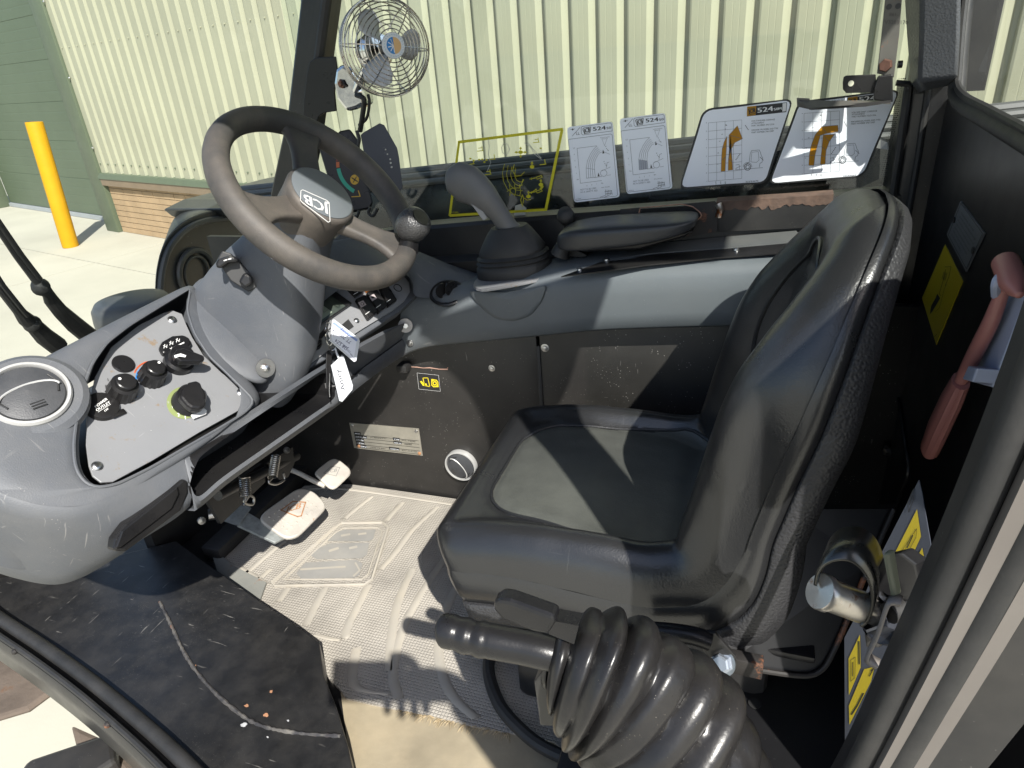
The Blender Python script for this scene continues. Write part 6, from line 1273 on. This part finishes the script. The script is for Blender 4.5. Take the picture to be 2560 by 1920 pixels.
# ================================================================== outside the glass: boom, mudguard, lamp, wipers, chassis
bm_ = thing('lifting_boom', 'black lifting boom of the machine lying along the far side of the window', 'boom', pY((1300, 380), 1.80))
yb2 = 1.80
t0, t1 = pY((500, 414), yb2), pY((2260, 226), yb2); bd_ = (t1-t0).normalized(); bn = V((0, 0, 1)); bn = (bn-bd_*bn.dot(bd_)).normalized()
M_boom = mat('boom_black', (.012, .013, .014), .25, var=.2, vs=5)
L_ = (t1-t0).length; cb = lerp(t0, t1, .5)
MB().box(cb+bn*-.22+V((0, .13, 0)), (L_, .24, .40), (bd_, V((0, 1, 0)), bn), bev=.04).build('boom_tube', M_boom, bm_)
for dz, dy, r in ((-.004, .05, .012), (-.014, .015, .010), (-.03, -.004, .009)): MB().tube([t0+bn*dz+V((0, dy, 0)), t1+bn*dz+V((0, dy, 0))], r, 8).build('hydraulic_pipe', mat('pipe_grey', (.09, .092, .09), .4), bm_)
MB().prism([pY(p, yb2-.03) for p in ((1790, 330), (1880, 290), (1930, 300), (1925, 400), (1860, 430), (1780, 430))], (0, .05, 0)).build('boom_bracket', M_boom, bm_, smooth=0, bevel=.03)
mg = thing('front_mudguard', 'dark rounded front mudguard with pressed rings seen through the windscreen', 'mudguard', pX((480, 560), -2.0))
M_mg = mat('mudguard_black', (.035, .038, .038), .35, var=.15, vs=4, dust=.2, dcol=(.10, .10, .09), ds=5, speck=.4, ss=60)
go = [(334, 640), (336, 590), (345, 545), (362, 510), (392, 480), (430, 462), (480, 450), (520, 430), (580, 412), (680, 390), (760, 420), (760, 700), (340, 700)]
MB().prism([pX(p, -2.0) for p in rnd(go, 90, 1)], V((-.25, .30, 0))).build('mudguard_shell', M_mg, mg, smooth=30, bevel=.02)
MB().tube([pX(p, -1.99) for p in spl([V(p) for p in ((346, 640), (350, 590), (362, 545), (384, 512), (412, 490), (450, 476), (500, 470))], 6)], .012, 8).build('mudguard_rim', M_mg, mg)
MB().tube([pX((425+38*cos(a), 590+50*sin(a)), -1.99) for a in [2*pi*i/36 for i in range(36)]], .012, 8, closed=True).build('pressed_ring', M_mg, mg)
MB().tube([pX((425+26*cos(a), 590+36*sin(a)), -1.99) for a in [2*pi*i/36 for i in range(36)]], .006, 8, closed=True).build('pressed_ring', M_mg, mg)
MB().prism([pX(p, -1.95) for p in ((480, 452), (520, 430), (600, 408), (640, 400), (640, 424), (560, 440), (500, 470))], (-.3, 0, 0)).build('mudguard_lip', M_mg, mg, smooth=0, bevel=.01)
lm = thing('lamp_housing', 'round dark grey lamp housing standing just outside the windscreen', 'lamp', pX((292, 690), -1.5))
lc = pX((293, 680), -1.50)
MB().lathe([(.096, -.10), (.098, .0), (.095, .028), (.085, .042), (.06, .047), (.0001, .048)], lc, (.02, 0, 1), 40, caps=False).build('housing', mat('lamp_grey', (.045, .05, .055), .45, var=.1, dust=.2, ds=8), lm, smooth=50)
def ws_(p, o=0):
    n = V((1, 0, -.5)).normalized(); d = ray(p); q = V((fx(1.4), 1, 1.4))-n*o; return CAM + d*((q-CAM).dot(n)/d.dot(n))
for nm, pts, rr in (('wiper near the lamp housing with its knuckle joint', [(-40, 440), (0, 498), (40, 556), (80, 608), (88, 620), (104, 634), (112, 650), (130, 672), (160, 700), (195, 728)], (.006, .006, .007, .008, .014, .010, .013, .014, .017, .018)), ('wiper closest to the door opening, shorter in view', [(-50, 545), (0, 622), (40, 672), (54, 688), (70, 700), (95, 726), (125, 748)], (.007, .008, .009, .013, .014, .017, .018))):
    t = thing('windscreen_wiper', 'black ' + nm, 'wiper', ws_(pts[3], .03), 'wipers outside the windscreen')
    MB().tube([ws_(p, .035) for p in pts], rr, 10).build('wiper_arm', M_rub, t)
    MB().tube([ws_((p[0]+6, p[1]-6), .02) for p in pts[:4]], .0045, 8).build('wiper_blade', M_rub, t)
    MB().ball(ws_(pts[4], .033), rr[4]*1.15, 10, 8).build('knuckle', M_rub, t)
ch = thing('chassis_step', 'muddy brown chassis beam and step below the door sill', 'step', pZ((100, 1560), .3))
M_mud = mat('dried_mud', (.11, .085, .066), .9, var=.3, vs=6, dust=.6, dcol=(.15, .12, .095), ds=9, rust=.4, rs=14, rcol=(.14, .07, .035), bump=.5, bs=50, bdist=.004)
MB().prism([pZ(p, .42) for p in ((-40, 1425), (30, 1410), (95, 1452), (112, 1492), (60, 1530), (-40, 1560))], (0, 0, -.018)).build('mud_bracket', M_mud, ch, smooth=0, bevel=.01)
MB().prism([pZ(p, .36) for p in ((150, 1560), (240, 1600), (330, 1700), (300, 1800), (120, 1760), (170, 1640))], (0, 0, -.05)).build('mud_beam', M_mud, ch, smooth=0, bevel=.012)
MB().prism([pZ(p, .40) for p in ((60, 1640), (120, 1620), (240, 1580), (250, 1640), (100, 1740), (0, 1720))], (0, 0, -.06)).build('step_tread', M_blkflat, ch, smooth=0, bevel=.01)

# ================================================================== the photographer's phone and hand, beside the camera: they shade the mat
PH = V((.020, -.080, 1.625))
def ph(a, b, c): return PH + RT*a + UP*b + FW*c
phn = thing('phone', 'flat dark phone held up outside the doorway, shading the floor mat', 'phone', PH)
MB().box(PH, (.150, .074, .008), (RT, UP, FW), bev=.003).build('phone_body', M_blkpl, phn)
MB().box(ph(-.055, .018, .005), (.030, .030, .003), (RT, UP, FW), bev=.001).build('lens_block', M_ink, phn)
prs = thing('person', 'dark-sleeved arm and hand holding up a phone outside the doorway', 'person', ph(.2, -.1, -.2))
M_skin = mat('skin', (.42, .26, .19), .55, var=.08, vs=30)
hb_ = MB(); hb_.tube(spl([ph(.055, .004, -.020), ph(.090, .004, -.030), ph(.130, .008, -.040), ph(.170, .010, -.060), ph(.215, .0, -.095)], 5), [.020+.010*sin(min(1, i/8)*1.57)-.006*max(0, (i-10)/10) for i in range(21)], 14)
for k, (a, l) in enumerate(((.036, .9), (.062, 1.0), (.086, 1.0), (.108, .85))):
    hb_.tube(spl([ph(a+.010, .004, -.030), ph(a+.004, -.022*l, -.026), ph(a, -.050*l, -.010), ph(a-.002, -.058*l, .008), ph(a-.003, -.046*l, .018)], 4), [.0095-.0002*i for i in range(17)], 10)
hb_.tube(spl([ph(.110, .012, -.036), ph(.092, .040, -.026), ph(.066, .050, -.014), ph(.045, .047, -.010)], 4), [.0115-.0003*i for i in range(13)], 10)
hb_.build('hand', M_skin, prs, smooth=60)
MB().tube(spl([ph(.200, .002, -.085), ph(.26, -.03, -.15), ph(.36, -.10, -.27), ph(.42, -.20, -.42)], 5), [.036+.001*i for i in range(16)], 16).build('sleeve', mat('navy_cloth', (.03, .035, .05), .9, bump=.3, bs=300), prs, smooth=60)
